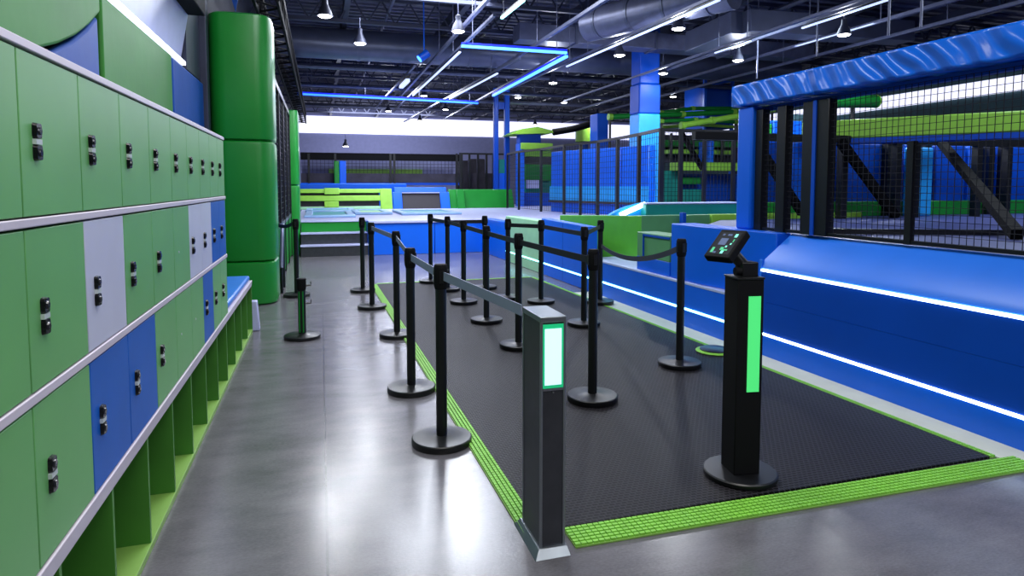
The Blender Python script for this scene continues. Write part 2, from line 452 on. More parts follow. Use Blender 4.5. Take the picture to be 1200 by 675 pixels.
# high bay lamps
lp = thing('high_bay_lamp', 'brightest bell lamp hanging above the green column, nearest the lockers', 'lamp', (0, 0, 0), 'high bay lamps')
MB().lathe((0, 0, 0.02), [(0.15, 0), (0.155, 0.01), (0.125, 0.1), (0.075, 0.2), (0.06, 0.24), (0.06, 0.34), (0.02, 0.36)], 20).build('lamp_shade', 'ceil_steel', lp, smooth=True, local=True)
MB().lathe((0, 0, 0), [(0.10, 0), (0.13, 0.02), (0.13, 0.03)], 20).build('lamp_lens', 'lamp_disc', lp, local=True)
MB().tube([(0, 0, 0.37), (0, 0, 0.62)], 0.012, 6).build('hanger_rod', 'ceil_light', lp, local=True)
LAMPS = [(381, 20, 'brightest bell lamp hanging in front of the round duct near the green column'),
         (422, 52, 'bell lamp hanging right against the round duct'.replace(' right', '')),
         (537, 38, 'glowing lamp just above the front blue light line'),
         (726, 66, 'bell lamp beside the longest white light line, before the tall blue column'),
         (795, 35, 'bright lamp under the square duct'),
         (989, 42, 'bright lone lamp above the near blue padded beam'),
         (865, 72, 'bright lamp above the end of the near blue padded beam'),
         (777, 87, 'bell lamp beside the top of the tall blue column'),
         (789, 114, 'lamp low beside the tall blue column, over the black net frame'),
         (648, 98, 'lamp behind the corner of the two blue light lines'),
         (607, 115, 'lamp behind the middle of the receding blue light line'),
         (661, 121, 'small lamp over the tower with the lime band'),
         (497, 113, 'small lamp behind the receding white light line'),
         (522, 129, 'small lamp below the end of the long blue light line'),
         (455, 131, 'small lamp under the middle of the long blue light line'),
         (492, 142, 'tiny lamp against the lit back wall band'),
         (627, 147, 'tiny lamp over the lime canopy of the far tower'),
         (700, 136, 'tiny lamp over the lime netted tube'),
         (405, 172, 'lone low lamp hanging before the grey back wall')]
first = True
for px, py, lab in LAMPS:
    z = 4.05 if py < 110 else 4.4 if py < 150 else 2.95
    p = atz(px, py, z)
    if first: lp.scale = (.78,) * 3; lp.location = p; lp['label'] = lab; WL[lp.name] = p; o = lp; first = False
    else: o = dup(lp, p, lab)
    e = (130 if py < 90 else 90) * (.3 if px in (777, 789) else 1)
    light('SPOT', (p.x, p.y, p.z - 0.05), e, (0.92, 0.95, 1.0), 0.1, spot=2.7, blend=.4)
    light('POINT', (p.x, p.y, p.z - 0.12), 60 * (.25 if px in (777, 789) else 1), (0.85, 0.9, 1.0), 0.08)
t = thing('spotlight', 'small blue lit spotlight hanging beside the front light lines', 'spotlight', atz(497, 66, 4.3))
MB().tube([(-.09, 0, -.05), (.09, 0, .08)], 0.09, 16).build('lamp_can', 'blue_deep', t, smooth=True, local=True)
MB().tube([(-.1, 0, -.058), (-.115, 0, -.07)], 0.075, 16).build('lamp_lens', 'led_core', t, smooth=True, local=True)
MB().tube([(0, 0, 0.05), (0, 0, 1.2)], 0.014, 6).build('hanger_rod', 'blue', t, local=True)

# ---------------------------------------------------------------- left side: wall pads and lit soffit
XW = -1.3
def wallpoly(name, pts, th, m, lab):
    o = MB().prism([(XW, y, z) for y, z in pts], [(XW + th, y, z) for y, z in pts]).build(name, m, bevel=0.018, seg=3)
    return tag(o, lab, 'wall pad', 'pads on the wall behind the lockers')


curve = [(y, z) for y, z in ((3.0, 1.95), (3.42, 2.06), (3.72, 2.15), (3.98, 2.25), (4.2, 2.36), (4.38, 2.47))]
wallpoly('wall_pad', [(-1.5, 1.2), (2.2, 1.2), (2.5, 1.8)] + curve + [(4.39, 2.75), (-1.5, 2.75)], 0.07, 'pad_olive', 'dark green wall pad with a curved lower edge above the lockers')
wallpoly('wall_pad', [(2.3, 1.2), (4.40, 1.2), (4.40, 2.45)] + [(y, z - 0.03) for y, z in curve[::-1][1:]] + [(2.55, 1.75)], 0.05, 'pad_blue', 'three-cornered blue wall pad under the curved green pad')
wallpoly('wall_pad', [(4.44, 1.2), (6.33, 1.2), (6.33, 2.6), (4.44, 2.6)], 0.06, 'pad_olive', 'rectangular green wall pad between two blue wall pads')
wallpoly('wall_pad', [(6.38, 1.2), (7.92, 1.2), (7.92, 2.59), (6.38, 2.59)], 0.06, 'pad_blue', 'rectangular blue wall pad beside the steel post')
s = thing('cove_light', 'glowing white light strip along the wall above the green wall pad', 'light strip', (XW, 4.4, 2.62))
MB().bar((XW + 0.02, 3.0, 2.66), (XW + 0.02, 7.1, 2.66), 0.03, 0.035).build('light_tube', 'led_cove', s)
MB().bar((XW - 0.02, 3.0, 2.66), (XW - 0.02, 7.1, 2.66), 0.05, 0.09).build('housing', 'steel', s)
struct('wall_recess', MB().hexa([(XW - .05, 2.5, 2.7), (XW - .02, 2.5, 2.7), (XW - .02, 7.15, 2.7), (XW - .05, 7.15, 2.7), (XW - .05, 2.5, 3.15), (XW + .06, 2.5, 3.15), (XW + .06, 7.15, 3.15), (XW - .05, 7.15, 3.15)]), 'lav')
struct('wall_bulkhead', MB().box((XL, 2.0, 3.15), (-1.08, 7.15, 5.5)), 'black_matte', bevel=0.01)
struct('wall_panel', MB().box((XL, 7.18, 2.62), (XW + .03, 7.94, 5.5)), 'ceil_steel')
struct('steel_column', MB().box((XW - .05, 7.95, 0), (XW + .1, 8.10, ZC)), 'ceil_steel', bevel=0.01)

# ---------------------------------------------------------------- lockers
LX = -0.667
t = thing('locker_bank', 'long bank of green, blue and white lockers along the wall on green shoe cubbies', 'lockers', (LX - 0.3, 3.0, 0.46))
ED = [0.58, 0.97, 1.362, 1.752, 2.143, 2.534, 2.925, 3.318, 3.69, 4.05, 4.40, 4.72, 5.02]
ROWS = [(1.372, 1.772), (0.950, 1.347), (0.516, 0.922)]
RAILS = [(1.774, 1.797), (1.349, 1.371), (0.924, 0.949), (0.462, 0.514)]
carc = MB()
carc.box((LX - .58, ED[0], 0.516), (LX - .03, ED[-1], 1.78))
carc.build('carcass', 'gap', t)
MB().box((LX - .58, ED[-1], 0.514), (LX - .002, ED[-1] + .018, 1.78)).build('side_panel', 'locker_green', t)
for z0, z1 in RAILS[:3]:
    MB().box((LX - .58, ED[0], z0), (LX + .004, ED[-1] + .02, z1)).build('rail', 'locker_rail', t, bevel=0.003, label='white horizontal rail')
colors = {0: {}, 1: {4: 'locker_white', 8: 'locker_white', 9: 'locker_white', 10: 'locker_blue', 11: 'locker_blue'}, 2: {4: 'locker_blue', 5: 'locker_blue', 9: 'locker_blue'}}
nolock = {1: (7,), 2: (7, 8)}
words = {'locker_blue': 'blue locker door', 'locker_white': 'white locker door'}
lockz = [1.556, 1.125, 0.72]


def lock_mesh(y, z):
    b = MB()
    for s in (-1, 1):
        zc = z + s * 0.0265
        pts = []
        for k in range(16):
            a = 2 * PI * k / 16; cs, sn = math.cos(a), math.sin(a)
            e = 0.45
            pts.append((y + 0.0175 * math.copysign(abs(cs) ** e, cs), zc + 0.0205 * math.copysign(abs(sn) ** e, sn)))
        b.prism([(LX, a, c) for a, c in pts], [(LX + .010, y + (a - y) * .88, zc + (c - zc) * .9) for a, c in pts], 0)
        b.prism([(LX + .0098, y + .010 * math.cos(k * PI / 6), zc + .011 * math.sin(k * PI / 6)) for k in range(12)],
                [(LX + .0135, y + .008 * math.cos(k * PI / 6), zc + .009 * math.sin(k * PI / 6)) for k in range(12)], 2)
    b.box((LX, y - .0175, z - .0065), (LX + .009, y + .0175, z + .0065), 1)
    return b


for r, (z0, z1) in enumerate(ROWS):
    for c in range(len(ED) - 1):
        m = colors[r].get(c, 'locker_green')
        y0, y1 = ED[c] + .003, ED[c + 1] - .003
        if c > 6: y0 -= .001; y1 += .001
        dr = MB().box((LX - .019, y0, z0 + .003), (LX, y1, z1 - .004)).build('door', m, t, bevel=0.0018, label=words.get(m))
        if c not in nolock.get(r, ()):
            lk = lock_mesh(ED[c] + (.085 if c < 8 else .08), lockz[r]).build('lock', ['lock_black', 'lock_white', 'lock_dark'], dr, label='black twin combination lock')
        else:
            MB().prism([(LX, ED[c] + .1 + .006 * math.cos(k * PI / 5), lockz[r] + .006 * math.sin(k * PI / 5)) for k in range(10)],
                       [(LX + .003, ED[c] + .1 + .005 * math.cos(k * PI / 5), lockz[r] + .005 * math.sin(k * PI / 5)) for k in range(10)]).build('plug', 'lock_white', dr)

# shoe cubbies under the lockers, running on as a bench
YE = 6.70
t = thing('shoe_cubby', 'long low green shoe cubby unit with a white top edge under the lockers', 'shoe rack', (LX - .3, 3.6, 0))
MB().box((LX - .58, ED[0], 0.0), (LX, YE, 0.03)).build('bottom_shelf', 'cubby_green', t, bevel=0.002, label='lime green bottom shelf')
MB().box((LX - .58, ED[0], 0.03), (LX - .55, YE, 0.462)).build('back_panel', 'locker_green', t)
tb = MB(); tb.hexa([(LX - .58, ED[0], .455), (LX - .002, ED[0], .455), (LX - .002, YE, .455), (LX - .58, YE, .455), (LX - .58, ED[0], .514), (LX + .006, ED[0], .514), (LX + .006, YE, .514), (LX - .58, YE, .514)])
tb.build('top_edge', 'locker_rail', t, bevel=0.004, label='white top edge')
y = 1.44 - 0.44
while y < YE:
    MB().box((LX - .55, y - .009, .03), (LX - .004, y + .009, .456)).build('divider', 'divider_green', t, bevel=0.001); y += .44
MB().box((LX - .55, YE - .018, .03), (LX - .002, YE, .456)).build('divider', 'divider_green', t)
c = thing('bench_cushion', 'blue bench cushion on the end of the shoe cubby unit', 'cushion', (LX - .28, 5.9, .515))
MB().box((LX - .56, 5.06, .5155), (LX - .015, YE - .02, .565)).build('cushion_pad', 'cushion_blue', c, bevel=0.02, seg=4)
o = MB().hexa([(LX - .02, YE + .02, 0), (LX + .06, YE + .02, 0), (LX + .06, YE + .12, 0), (LX - .02, YE + .12, 0), (LX - .02, YE + .02, .3), (LX + .04, YE + .02, .3), (LX + .04, YE + .12, .3), (LX - .02, YE + .12, .3)]).build('pale_box', 'lav', bevel=0.01)
tag(o, 'small pale box on the floor at the end of the bench', 'box')

# ---------------------------------------------------------------- green padded columns
def round_rect(x0, x1, y0, y1, r, n=6):
    pts = []
    for cx, cy, a0 in ((x1 - r, y0 + r, -PI / 2), (x1 - r, y1 - r, 0), (x0 + r, y1 - r, PI / 2), (x0 + r, y0 + r, PI)):
        for k in range(n + 1):
            a = a0 + PI / 2 * k / n; pts.append((cx + r * math.cos(a), cy + r * math.sin(a)))
    return pts


def pad_column(name, x0, x1, y0, y1, zs, m, lab, r):
    t = thing(name, lab, 'column padding', ((x0 + x1) / 2, (y0 + y1) / 2, 0))
    core = MB().box((x0 + .08, y0 + .08, 0), (x1 - .08, y1 - .08, zs[-1] - .02)).build('core', 'gap', t)
    for z0, z1 in zip(zs, zs[1:]):
        pts = round_rect(x0, x1, y0, y1, r); cx, cy = (x0 + x1) / 2, (y0 + y1) / 2
        def ring(z, s): return [(cx + (a - cx) * s, cy + (b_ - cy) * s, z) for a, b_ in pts]
        b = MB(); lv = [(z0 + .003, .93), (z0 + .02, .985), (z0 + .06, 1.0), (z1 - .06, 1.0), (z1 - .02, .985), (z1 - .003, .93)]
        n = len(pts); vs = [v for z, s in lv for v in ring(z, s)]
        fs = [list(range(n))[::-1], [(len(lv) - 1) * n + k for k in range(n)]]
        for i in range(len(lv) - 1):
            for k in range(n): fs.append([i * n + k, i * n + (k + 1) % n, (i + 1) * n + (k + 1) % n, (i + 1) * n + k])
        b._add(vs, fs); b.build('pad_segment', m, t, smooth=True)
    return t


pad_column('padded_column', -1.24, -0.53, 8.15, 8.95, [0, .53, 1.98, 3.47], 'pad_green', 'big green padded column of three stacked sections behind the lockers', .2)
pad_column('padded_column', -0.72, -0.42, 13.75, 14.6, [0, 1.45, 2.98], 'pad_green', 'slim distant green padded column beside the steps', .1)

# ---------------------------------------------------------------- left fence beyond the column
t = thing('side_fence', 'black netted side fence with green slats between the two green columns', 'fence', (-.6, 11.3, 0))
b = MB()
for k in range(5):
    y = 9.05 + k * 1.15
    b2 = MB().bar((-.6, y, 0), (-.6, y, 2.9), .06, .06).build('post', 'black', t)
MB().bar((-.6, 9.02, 2.88), (-.6, 13.7, 2.88), .06, .08).build('top_rail', 'black', t)
MB().bar((-.6, 9.02, .85), (-.6, 13.7, .85), .05, .06).build('middle_rail', 'steel_dark', t)
MB().net((-.6, 9.02), (-.6, 13.7), .9, 2.86, .09, .004).build('netting', 'net', t)
for k in range(22):
    y = 9.1 + k * .21
    b.box((-.615, y, .04), (-.585, y + .12, .83))
b.build('slats', 'pad_green', t)
MB().box((-.72, 9.02, 0.3), (-.70, 13.7, 2.6)).build('backing_panel', 'blue_deep', t)
t = thing('hanging_banner', 'small blue pointed banner hanging above the big green column', 'banner', (-.9, 8.6, 3.6))
a, b_ = aty(268, -12, 8.4), aty(281, -12, 8.4); c_ = aty(276, 14, 8.4)
MB().prism([a, b_, c_], [v + Vector((0, .02, 0)) for v in (a, b_, c_)]).build('cloth', 'pad_blue', t)
t = thing('lattice_truss', 'dark lattice truss running over the side fence', 'truss', (-.55, 15, 3.7))
b = MB()
for xx, zz in ((-.72, 3.65), (-.45, 3.65), (-.72, 4.0), (-.45, 4.0)): b.tube([(xx, 8.2, zz), (xx, 24, zz)], .025, 6)
for k in range(30):
    y = 8.3 + k * .52
    for xx in (-.72, -.45): b.tube([(xx, y, 3.65), (xx, y + .26, 4.0), (xx, y + .52, 3.65)], .014, 5)
    b.tube([(-.72, y, 3.65), (-.45, y + .26, 3.65), (-.72, y + .52, 3.65)], .014, 5)
b.build('truss_frame', 'black_matte', t)
t = thing('curved_handrail', 'pale curved handrail sloping down by the side fence', 'handrail', (-.4, 9.4, 0))
pts = [(-.52, 8.98 + .06 * k, .34 + .55 * math.sin(k / 9 * PI / 2)) for k in range(10)]
MB().tube(pts, .025, 10).build('rail', 'ceil_light', t, smooth=True)
MB().tube([pts[0], (-.52, 8.98, 0)], .02, 8).build('leg', 'black', t)
MB().tube([pts[-1], (-.52, 9.52, 0)], .02, 8).build('leg', 'black', t)

# ---------------------------------------------------------------- queue mat
mL, mF, mB_ = 0.86, 2.42, 9.36
def mR(y): return 3.375 - (y - 2.41) * 0.036
t = thing('queue_mat', 'large black honeycomb rubber mat with lime green ribbed edging', 'mat', (2.1, 5.5, 0))
b = MB(); b.hexa([(mL, mF, 0.001), (mR(mF), mF, .001), (mR(mB_), mB_, .001), (mL - .1, mB_, .001), (mL, mF, .014), (mR(mF), mF, .014), (mR(mB_), mB_, .014), (mL - .1, mB_, .014)])
b.build('rubber_sheet', 'rubber', t)


def rib_strip(p, q, nrm, width, n, name):
    p, q, nrm = Vector(p), Vector(q), Vector(nrm)
    b = MB()
    b.hexa([p, q, q + nrm * width, p + nrm * width] + [v + Vector((0, 0, .006)) for v in (p, q, q + nrm * width, p + nrm * width)], 1)
    L = (q - p).length; w = width / n
    segs = max(1, int(L / .026))
    for i in range(n):
        o0, o1 = nrm * (w * (i + .15)), nrm * (w * (i + .78))
        for k in range(segs):
            a = p.lerp(q, (k + .08) / segs); c = p.lerp(q, (k + .92) / segs); u = Vector((0, 0, .005)); v = Vector((0, 0, .015))
            b.hexa([a + o0 + u, c + o0 + u, c + o1 + u, a + o1 + u, a + o0 + v, c + o0 + v, c + o1 + v, a + o1 + v])
    return b.build(name, ['mat_lime', 'cubby_green'], t, label='lime green ribbed edging')


rib_strip((0.95, mF - .005, .001), (3.50, mF - .03, .001), (0, -1, 0), .14, 6, 'edge_strip')
rib_strip((mL, mF, .001), (mL - .1, mB_, .001), (-1, 0, 0), .085, 4, 'edge_strip')
rib_strip((mL - .1, mB_ + .002, .001), (mR(mB_), mB_ + .002, .001), (0, 1, 0), .06, 2, 'edge_strip')
rib_strip((mR(mF) + .002, mF, .001), (mR(mB_) + .002, mB_, .001), (1, 0, 0), .045, 2, 'edge_strip')

# ---------------------------------------------------------------- stanchions
def wy(y): return 3.63 - 0.026 * (y - 2.5)          # face of the blue wall
ZH = 1.015
st = thing('belt_stanchion', 'stanchion', 'stanchion', (0, 0, 0), 'belt stanchions of the queue')
MB().lathe((0, 0, 0), [(.165, 0), (.168, .004), (.168, .034), (.163, .039), (.06, .041), (.045, .048)], 40).build('base', 'black', st, smooth=True, local=True)
MB().tube([(0, 0, .045), (0, 0, ZH - .13)], .0305, 24).build('pole', 'black', st, smooth=True, local=True)
hd = MB().lathe((0, 0, ZH - .14), [(.033, 0), (.0385, .02), (.0385, .118), (.036, .13), (.033, .134), (.033, .138)], 24).build('head', 'black_matte', st, smooth=True, local=True)
b = MB()
for a in range(4):
    c, s_ = math.cos(a * PI / 2), math.sin(a * PI / 2)
    b.box((.036 * c - .012 * abs(s_) - .004 * abs(c), .036 * s_ - .012 * abs(c) - .004 * abs(s_), ZH - .105), (.036 * c + .012 * abs(s_) + .006 * abs(c), .036 * s_ + .012 * abs(c) + .006 * abs(s_), ZH - .035))
b.build('belt_clip', 'black', hd, local=True)
SP = dict(
    L1=(.63, 3.47, 'tall black stanchion nearest the camera, joined to the lit bollard by a grey belt'),
    L2=(.59, 4.43, 'second black stanchion from the lit bollard in the grey belt row'),
    L3=(.68, 6.10, 'third black stanchion from the lit bollard in the grey belt row'),
    L4=(.56, 7.60, 'last black stanchion of the grey belt row, end of the grey belt'),
    L5=(.53, 8.84, 'lone beltless stanchion just behind the end of the grey belt row'),
    W1=(-.32, 8.71, 'black stanchion standing by the side fence and curved handrail'),
    M1=(1.72, 3.85, 'front black stanchion on the mat, between the lit bollard and the kiosk'),
    M2=(1.66, 5.32, 'second black stanchion of the row down the middle of the mat'),
    M3=(1.65, 6.42, 'third black stanchion of the row down the middle of the mat'),
    M4=(1.65, 7.53, 'fourth black stanchion of the row down the middle of the mat'),
    M5=(1.64, 8.50, 'fifth black stanchion of the middle row, where the cross belt begins'),
    M6=(1.54, 9.30, 'last black stanchion of the middle row, at the far edge of the mat'),
    C1=(2.17, 8.53, 'black stanchion at the far end of the short cross belt'),
    R1=(2.25, 7.66, 'black stanchion before the pale green panel, at the start of the wall side row'),
    R2=(2.56, 7.28, 'black stanchion before the edge of the upright blue box'),
    R3=(2.57, 5.98, 'black stanchion before the middle of the upright blue box'),
    R4=(3.24, 7.05, 'black stanchion against the wall beside the green bay'),
    K1=(2.72, 4.40, 'black stanchion just behind the kiosk, holding a sagging belt'))
SO = {}
first = True
for k, (x, y, lab) in SP.items():
    if first: st.location = (x, y, 0); st['label'] = lab; WL[st.name] = Vector((x, y, 0)); SO[k] = st; first = False
    else: SO[k] = dup(st, (x, y, 0), lab)
# those that stand on the mat rest on its top
for k in SO:
    if k[0] in 'MCRK': SO[k].location.z = .0145; WL[SO[k].name] = SO[k].location.copy()


def belt(src, a, b, m, hgt=.048, sag=0.0, lab=None):
    a, b = Vector(a), Vector(b); d = (b - a).normalized(); n = 12 if sag else 2
    pts = []
    for i in range(n + 1):
        p = a.lerp(b, i / n); p.z -= sag * 4 * (i / n) * (1 - i / n); pts.append(p)
    MB().ribbon(pts, hgt, .004).build('belt', m, SO[src], label=lab)


def sp(k, z=ZH - .065, toward=None, off=.04):
    p = Vector((SP[k][0], SP[k][1], z))
    if toward:
        d = Vector((SP[toward][0], SP[toward][1], z)) - p; d.z = 0; p += d.normalized() * off
    return p


for a_, b2 in (('L1', 'L2'), ('L2', 'L3'), ('L3', 'L4')):
    belt(a_, sp(a_, toward=b2), sp(b2, toward=a_), 'belt_grey', lab='grey belt')
belt('L1', sp('L1') + Vector((.01, -.04, 0)), (.80, 2.52, .925), 'belt_grey', lab='grey belt')
for a_, b2 in (('M1', 'M2'), ('M2', 'M3'), ('M3', 'M4'), ('M4', 'M5'), ('M5', 'M6'), ('M5', 'C1'), ('R1', 'R2'), ('R2', 'R3'), ('R3', 'R4')):
    belt(a_, sp(a_, toward=b2), sp(b2, toward=a_), 'belt_black', lab='black belt')
belt('K1', sp('K1', toward='R4'), sp('R4', z=.72, toward='K1'), 'belt_black', sag=.12, lab='sagging black belt')
belt('W1', sp('W1') + Vector((-.04, 0, 0)), (-.58, 9.4, .9), 'belt_black', sag=.03, lab='black belt')

# the short post
t = thing('short_post', 'short black post with two green stripes on a round base by the lockers', 'post', (-.19, 6.29, 0))
MB().lathe((0, 0, 0), [(.165, 0), (.168, .006), (.168, .03), (.16, .036), (.06, .042), (.04, .05)], 40).build('base', 'black', t, smooth=True, local=True)
MB().tube([(0, 0, .045), (0, 0, .47)], .036, 24).build('pole', 'black', t, smooth=True, local=True)
MB().lathe((0, 0, .46), [(.038, 0), (.043, .02), (.043, .09), (.046, .092), (.046, .105), (.04, .11)], 24).build('head', 'black_matte', t, smooth=True, local=True)
for a in (-2.2, -1.25):
    p = Vector((.037 * math.cos(a), .037 * math.sin(a), 0))
    MB().tube([p + Vector((0, 0, .06)), p + Vector((0, 0, .45))], .006, 6).build('stripe', 'pad_green', t, local=True, label='green stripe')
for z in (.33, .5): MB().tube([(.04, 0, z), (.085, 0, z), (.085, 0, z + .035)], .009, 8).build('hook', 'black', t, local=True)

# ---------------------------------------------------------------- lit bollard
bx0, bx1, by0, by1 = .797, .903, 2.272, 2.50
t = thing('gate_bollard', 'brushed steel gate bollard with a glowing white panel at the mat corner', 'bollard', ((bx0 + bx1) / 2, 2.4, 0))
b = MB(); b.hexa([(bx0 - .03, by0 - .035, 0), (bx1 + .012, by0 - .035, 0), (bx1 + .012, by1 + .03, 0), (bx0 - .03, by1 + .03, 0),
                  (bx0 - .005, by0 - .006, .03), (bx1 + .006, by0 - .006, .03), (bx1 + .006, by1 + .01, .03), (bx0 - .005, by1 + .01, .03)])
b.build('base_plate', 'steel', t, bevel=.002)
e = .011
b = MB()
for x in (bx0, bx1 - e):
    for y in (by0, by1 - e): b.box((x, y, .028), (x + e, y + e, .925))
b.build('corner_frame', 'steel', t, bevel=.002, label='bright steel corner edges')
MB().box((bx0 + .003, by0 + .004, .028), (bx1 - .003, by1 - .004, .924)).build('body', 'steel_dark', t)
MB().box((bx0 - .001, by0 - .001, .922), (bx1 + .001, by1 + .001, .945)).build('cap', 'steel', t, bevel=.003)
MB().box((bx0 + e, by0 - .0, .665), (bx1 - e, by0 + .01, .915)).build('panel_surround', 'panel_teal', t, label='teal glowing panel edge')
pp = MB().box((bx0 + e + .007, by0 - .003, .678), (bx1 - e - .009, by0 + .006, .898)).build('light_panel', 'panel_white', t, label='glowing white light panel')
MB().box((bx0 + e, by0 - .001, .655), (bx1 - e, by0 + .01, .664)).build('panel_sill', 'steel', t)
MB().tube([((bx0 + bx1) / 2, by0 - .003, .648), ((bx0 + bx1) / 2, by0 + .01, .648)], .0035, 10).build('screw', 'steel', t)

# ---------------------------------------------------------------- kiosk
KX, KY = 1.97, 2.62
t = thing('ticket_kiosk', 'black ticket kiosk post with a green light bar and a tilted tablet on the mat', 'kiosk', (KX, KY, .0145), rot=math.radians(-8))
MB().lathe((0, 0, 0), [(.172, 0), (.176, .005), (.176, .022), (.170, .028), (.1, .031)], 48).build('base', 'black', t, smooth=True, local=True)
w = .067
MB().box((-w, -w, .03), (w, w, .985)).build('column', 'black_matte', t, bevel=.004, local=True)
MB().box((-w - .003, -w - .003, .985), (w + .003, w + .003, .995)).build('cap', 'black', t, bevel=.002, local=True)
MB().box((-.012, -w - .004, .44), (.050, -w + .004, .905)).build('light_bar', 'panel_green', t, local=True, label='glowing green light bar')
yaw = math.radians(8)
rt = Vector((math.cos(YAW), math.sin(YAW), 0)); fw = Vector((-math.sin(YAW), math.cos(YAW), 0)); up = Vector((0, 0, 1))
def kl(v):                                   # world direction to the kiosk's own axes
    c, s_ = math.cos(yaw), math.sin(yaw); return Vector((v.x * c - v.y * s_, v.x * s_ + v.y * c, v.z))
U = kl(rt * .0818 - fw * .128 + up * .0027); V = kl(rt * .1121 + fw * .075 + up * .1257)
V = V - U * (V.dot(U) / U.dot(U)); NN = U.cross(V).normalized()
CC = kl(atz(851, 288, 1.155) - rt * .0056 + up * .0125 - Vector((KX, KY, .0145)))
def slab(u0, u1, v0, v1, n0, n1):
    P = lambda a, c, n: CC + U * a + V * c + NN * n
    return MB().hexa([P(u0, v0, n0), P(u1, v0, n0), P(u1, v1, n0), P(u0, v1, n0), P(u0, v0, n1), P(u1, v0, n1), P(u1, v1, n1), P(u0, v1, n1)])
tb = slab(-.5, .5, -.5, .5, -.042, 0).build('tablet', 'black_matte', t, bevel=.006, local=True, label='black tablet housing')
sc = slab(-.4, .4, -.4, .4, -.004, .0012).build('screen', 'screen', tb, local=True, label='dark touch screen')
b = MB()
ic = [(.25, .28, .05, .06, 1), (.1, -.32, .05, .05, 1), (.13, -.12, .03, .03, 1), (.24, -.02, .025, .03, 1), (.02, -.2, .06, .05, 0), (-.3, -.26, .05, .09, 0), (.27, .1, .02, .05, 0), (-.24, .3, .04, .03, 2), (-.1, .05, .14, .12, 2), (-.18, -.34, .06, .03, 2), (0, .3, .08, .03, 2), (.16, -.24, .09, .025, 0)]
for u, v, du, dv, mi in ic:
    q = slab(u - du, u + du, v - dv, v + dv, .0010, .0018); b._add(q.v, q.f, mi)
b.build('screen_icons', ['icon_green', 'icon_teal', 'icon_blue'], tb, local=True, label='glowing green and teal screen icons')
cb = CC - NN * .04
MB().tube([(0.0, 0, .99), (0.0, 0, 1.04), tuple(cb)], .03, 12).build('tilt_arm', 'black', t, smooth=True, local=True)
MB().box((-.03, -.035, .992), (.055, .04, 1.065)).build('tilt_block', 'black', t, bevel=.006, local=True)
MB().tube([(-.06, -.02, 1.02), (-.03, -.02, 1.02)], .02, 12).build('tilt_knob', 'black_matte', t, smooth=True, local=True)
o = thing('floor_plate', 'flat grey plate with lime rim on the mat edge behind the kiosk', 'plate', (3.18, 4.2, .001))
ctr = atz(838, 411, .02)
MB().lathe((ctr.x, ctr.y, .016), [(.16, 0), (.165, .006), (.15, .014), (.04, .016)], 24).build('rim', 'mat_lime', o, smooth=True)
MB().lathe((ctr.x, ctr.y, .03), [(.13, 0), (.13, .008), (.12, .012)], 24).build('disc', 'steel_dark', o, smooth=True)

# ---------------------------------------------------------------- blue wall on the right-hand side
def wp(y, z, dx=0): return Vector((wy(y) + dx, y, z))
def wall_slab(y0, y1, z0, z1, d0, d1):
    return MB().hexa([wp(y0, z0, d0), wp(y0, z0, d1), wp(y1, z0, d1), wp(y1, z0, d0), wp(y0, z1, d0), wp(y0, z1, d1), wp(y1, z1, d1), wp(y1, z1, d0)])


struct('trim_1', MB().hexa([(mR(0.5) + .05, .5, 0), (wy(.5), .5, 0), (wy(7.9), 7.9, 0), (mR(7.9) + .05, 7.9, 0), (mR(.5) + .05, .5, .006), (wy(.5), .5, .006), (wy(7.9), 7.9, .006), (mR(7.9) + .05, 7.9, .006)]), 'floor_strip')
Y0, YC = 0.6, 4.53
t = thing('padded_barrier', 'near blue padded barrier with two glowing white light strips and a sloping top', 'barrier', (wy(2.5) + .1, 2.5, 0))
wall_slab(Y0, YC, .0, .18, 0, .3).build('lower_panel', 'blue', t)
wall_slab(Y0, YC, .2, .464, 0.0, .3).build('middle_panel', 'blue_deep', t)
wall_slab(Y0, YC, .466, .722, 0.0, .3).build('upper_panel', 'blue_deep', t)
wall_slab(Y0, YC, .18, .2, -.008, .1).build('light_strip', 'led_white', t, label='glowing white light strip')
wall_slab(Y0, YC, .722, .74, -.008, .1).build('light_strip', 'led_white', t, label='glowing white light strip')
b = MB().hexa([wp(Y0, .74, .0), wp(Y0, .74, .36), wp(YC, .74, .36), wp(YC, .74, 0), wp(Y0, .80, .03), wp(Y0, 1.04, .30), wp(YC, 1.04, .30), wp(YC, .82, .02)])
b.build('slope_pad', 'blue_slope', t, bevel=.012)
wall_slab(YC, YC + .03, 0, .82, 0, .02).build('corner_edge', 'blue_slope', t, bevel=.004)
# far section: low wall with ledge
t = thing('ledge_wall', 'long low blue wall with a glowing cyan strip and a pale ledge beyond the barrier', 'wall', (wy(6.5) + .1, 6.5, 0))
wall_slab(YC + .03, 7.98, 0, .18, 0, .25).build('lower_panel', 'blue', t)
wall_slab(YC + .03, 7.98, .2, .44, 0, .25).build('upper_panel', 'blue', t)
wall_slab(YC + .03, 7.98, .18, .2, -.008, .1).build('light_strip', 'led_cyan', t, label='glowing cyan light strip')
MB().hexa([wp(YC + .03, .44, 0), wp(YC + .03, .44, .3), wp(5.9, .44, 1.2), wp(7.98, .44, 1.2), wp(YC + .03, .46, 0), wp(YC + .03, .46, .3), wp(5.9, .46, 1.2), wp(7.98, .46, 1.2)])
b = MB(); ring = [wp(YC + .03, .44, -.004), wp(YC + .03, .44, .25), wp(6.4, .44, 1.0), wp(7.98, .44, 1.0), wp(7.98, .44, -.004)]
b.prism(ring, [v + Vector((0, 0, .024)) for v in ring]).build('ledge_top', 'ledge', t, bevel=.003)
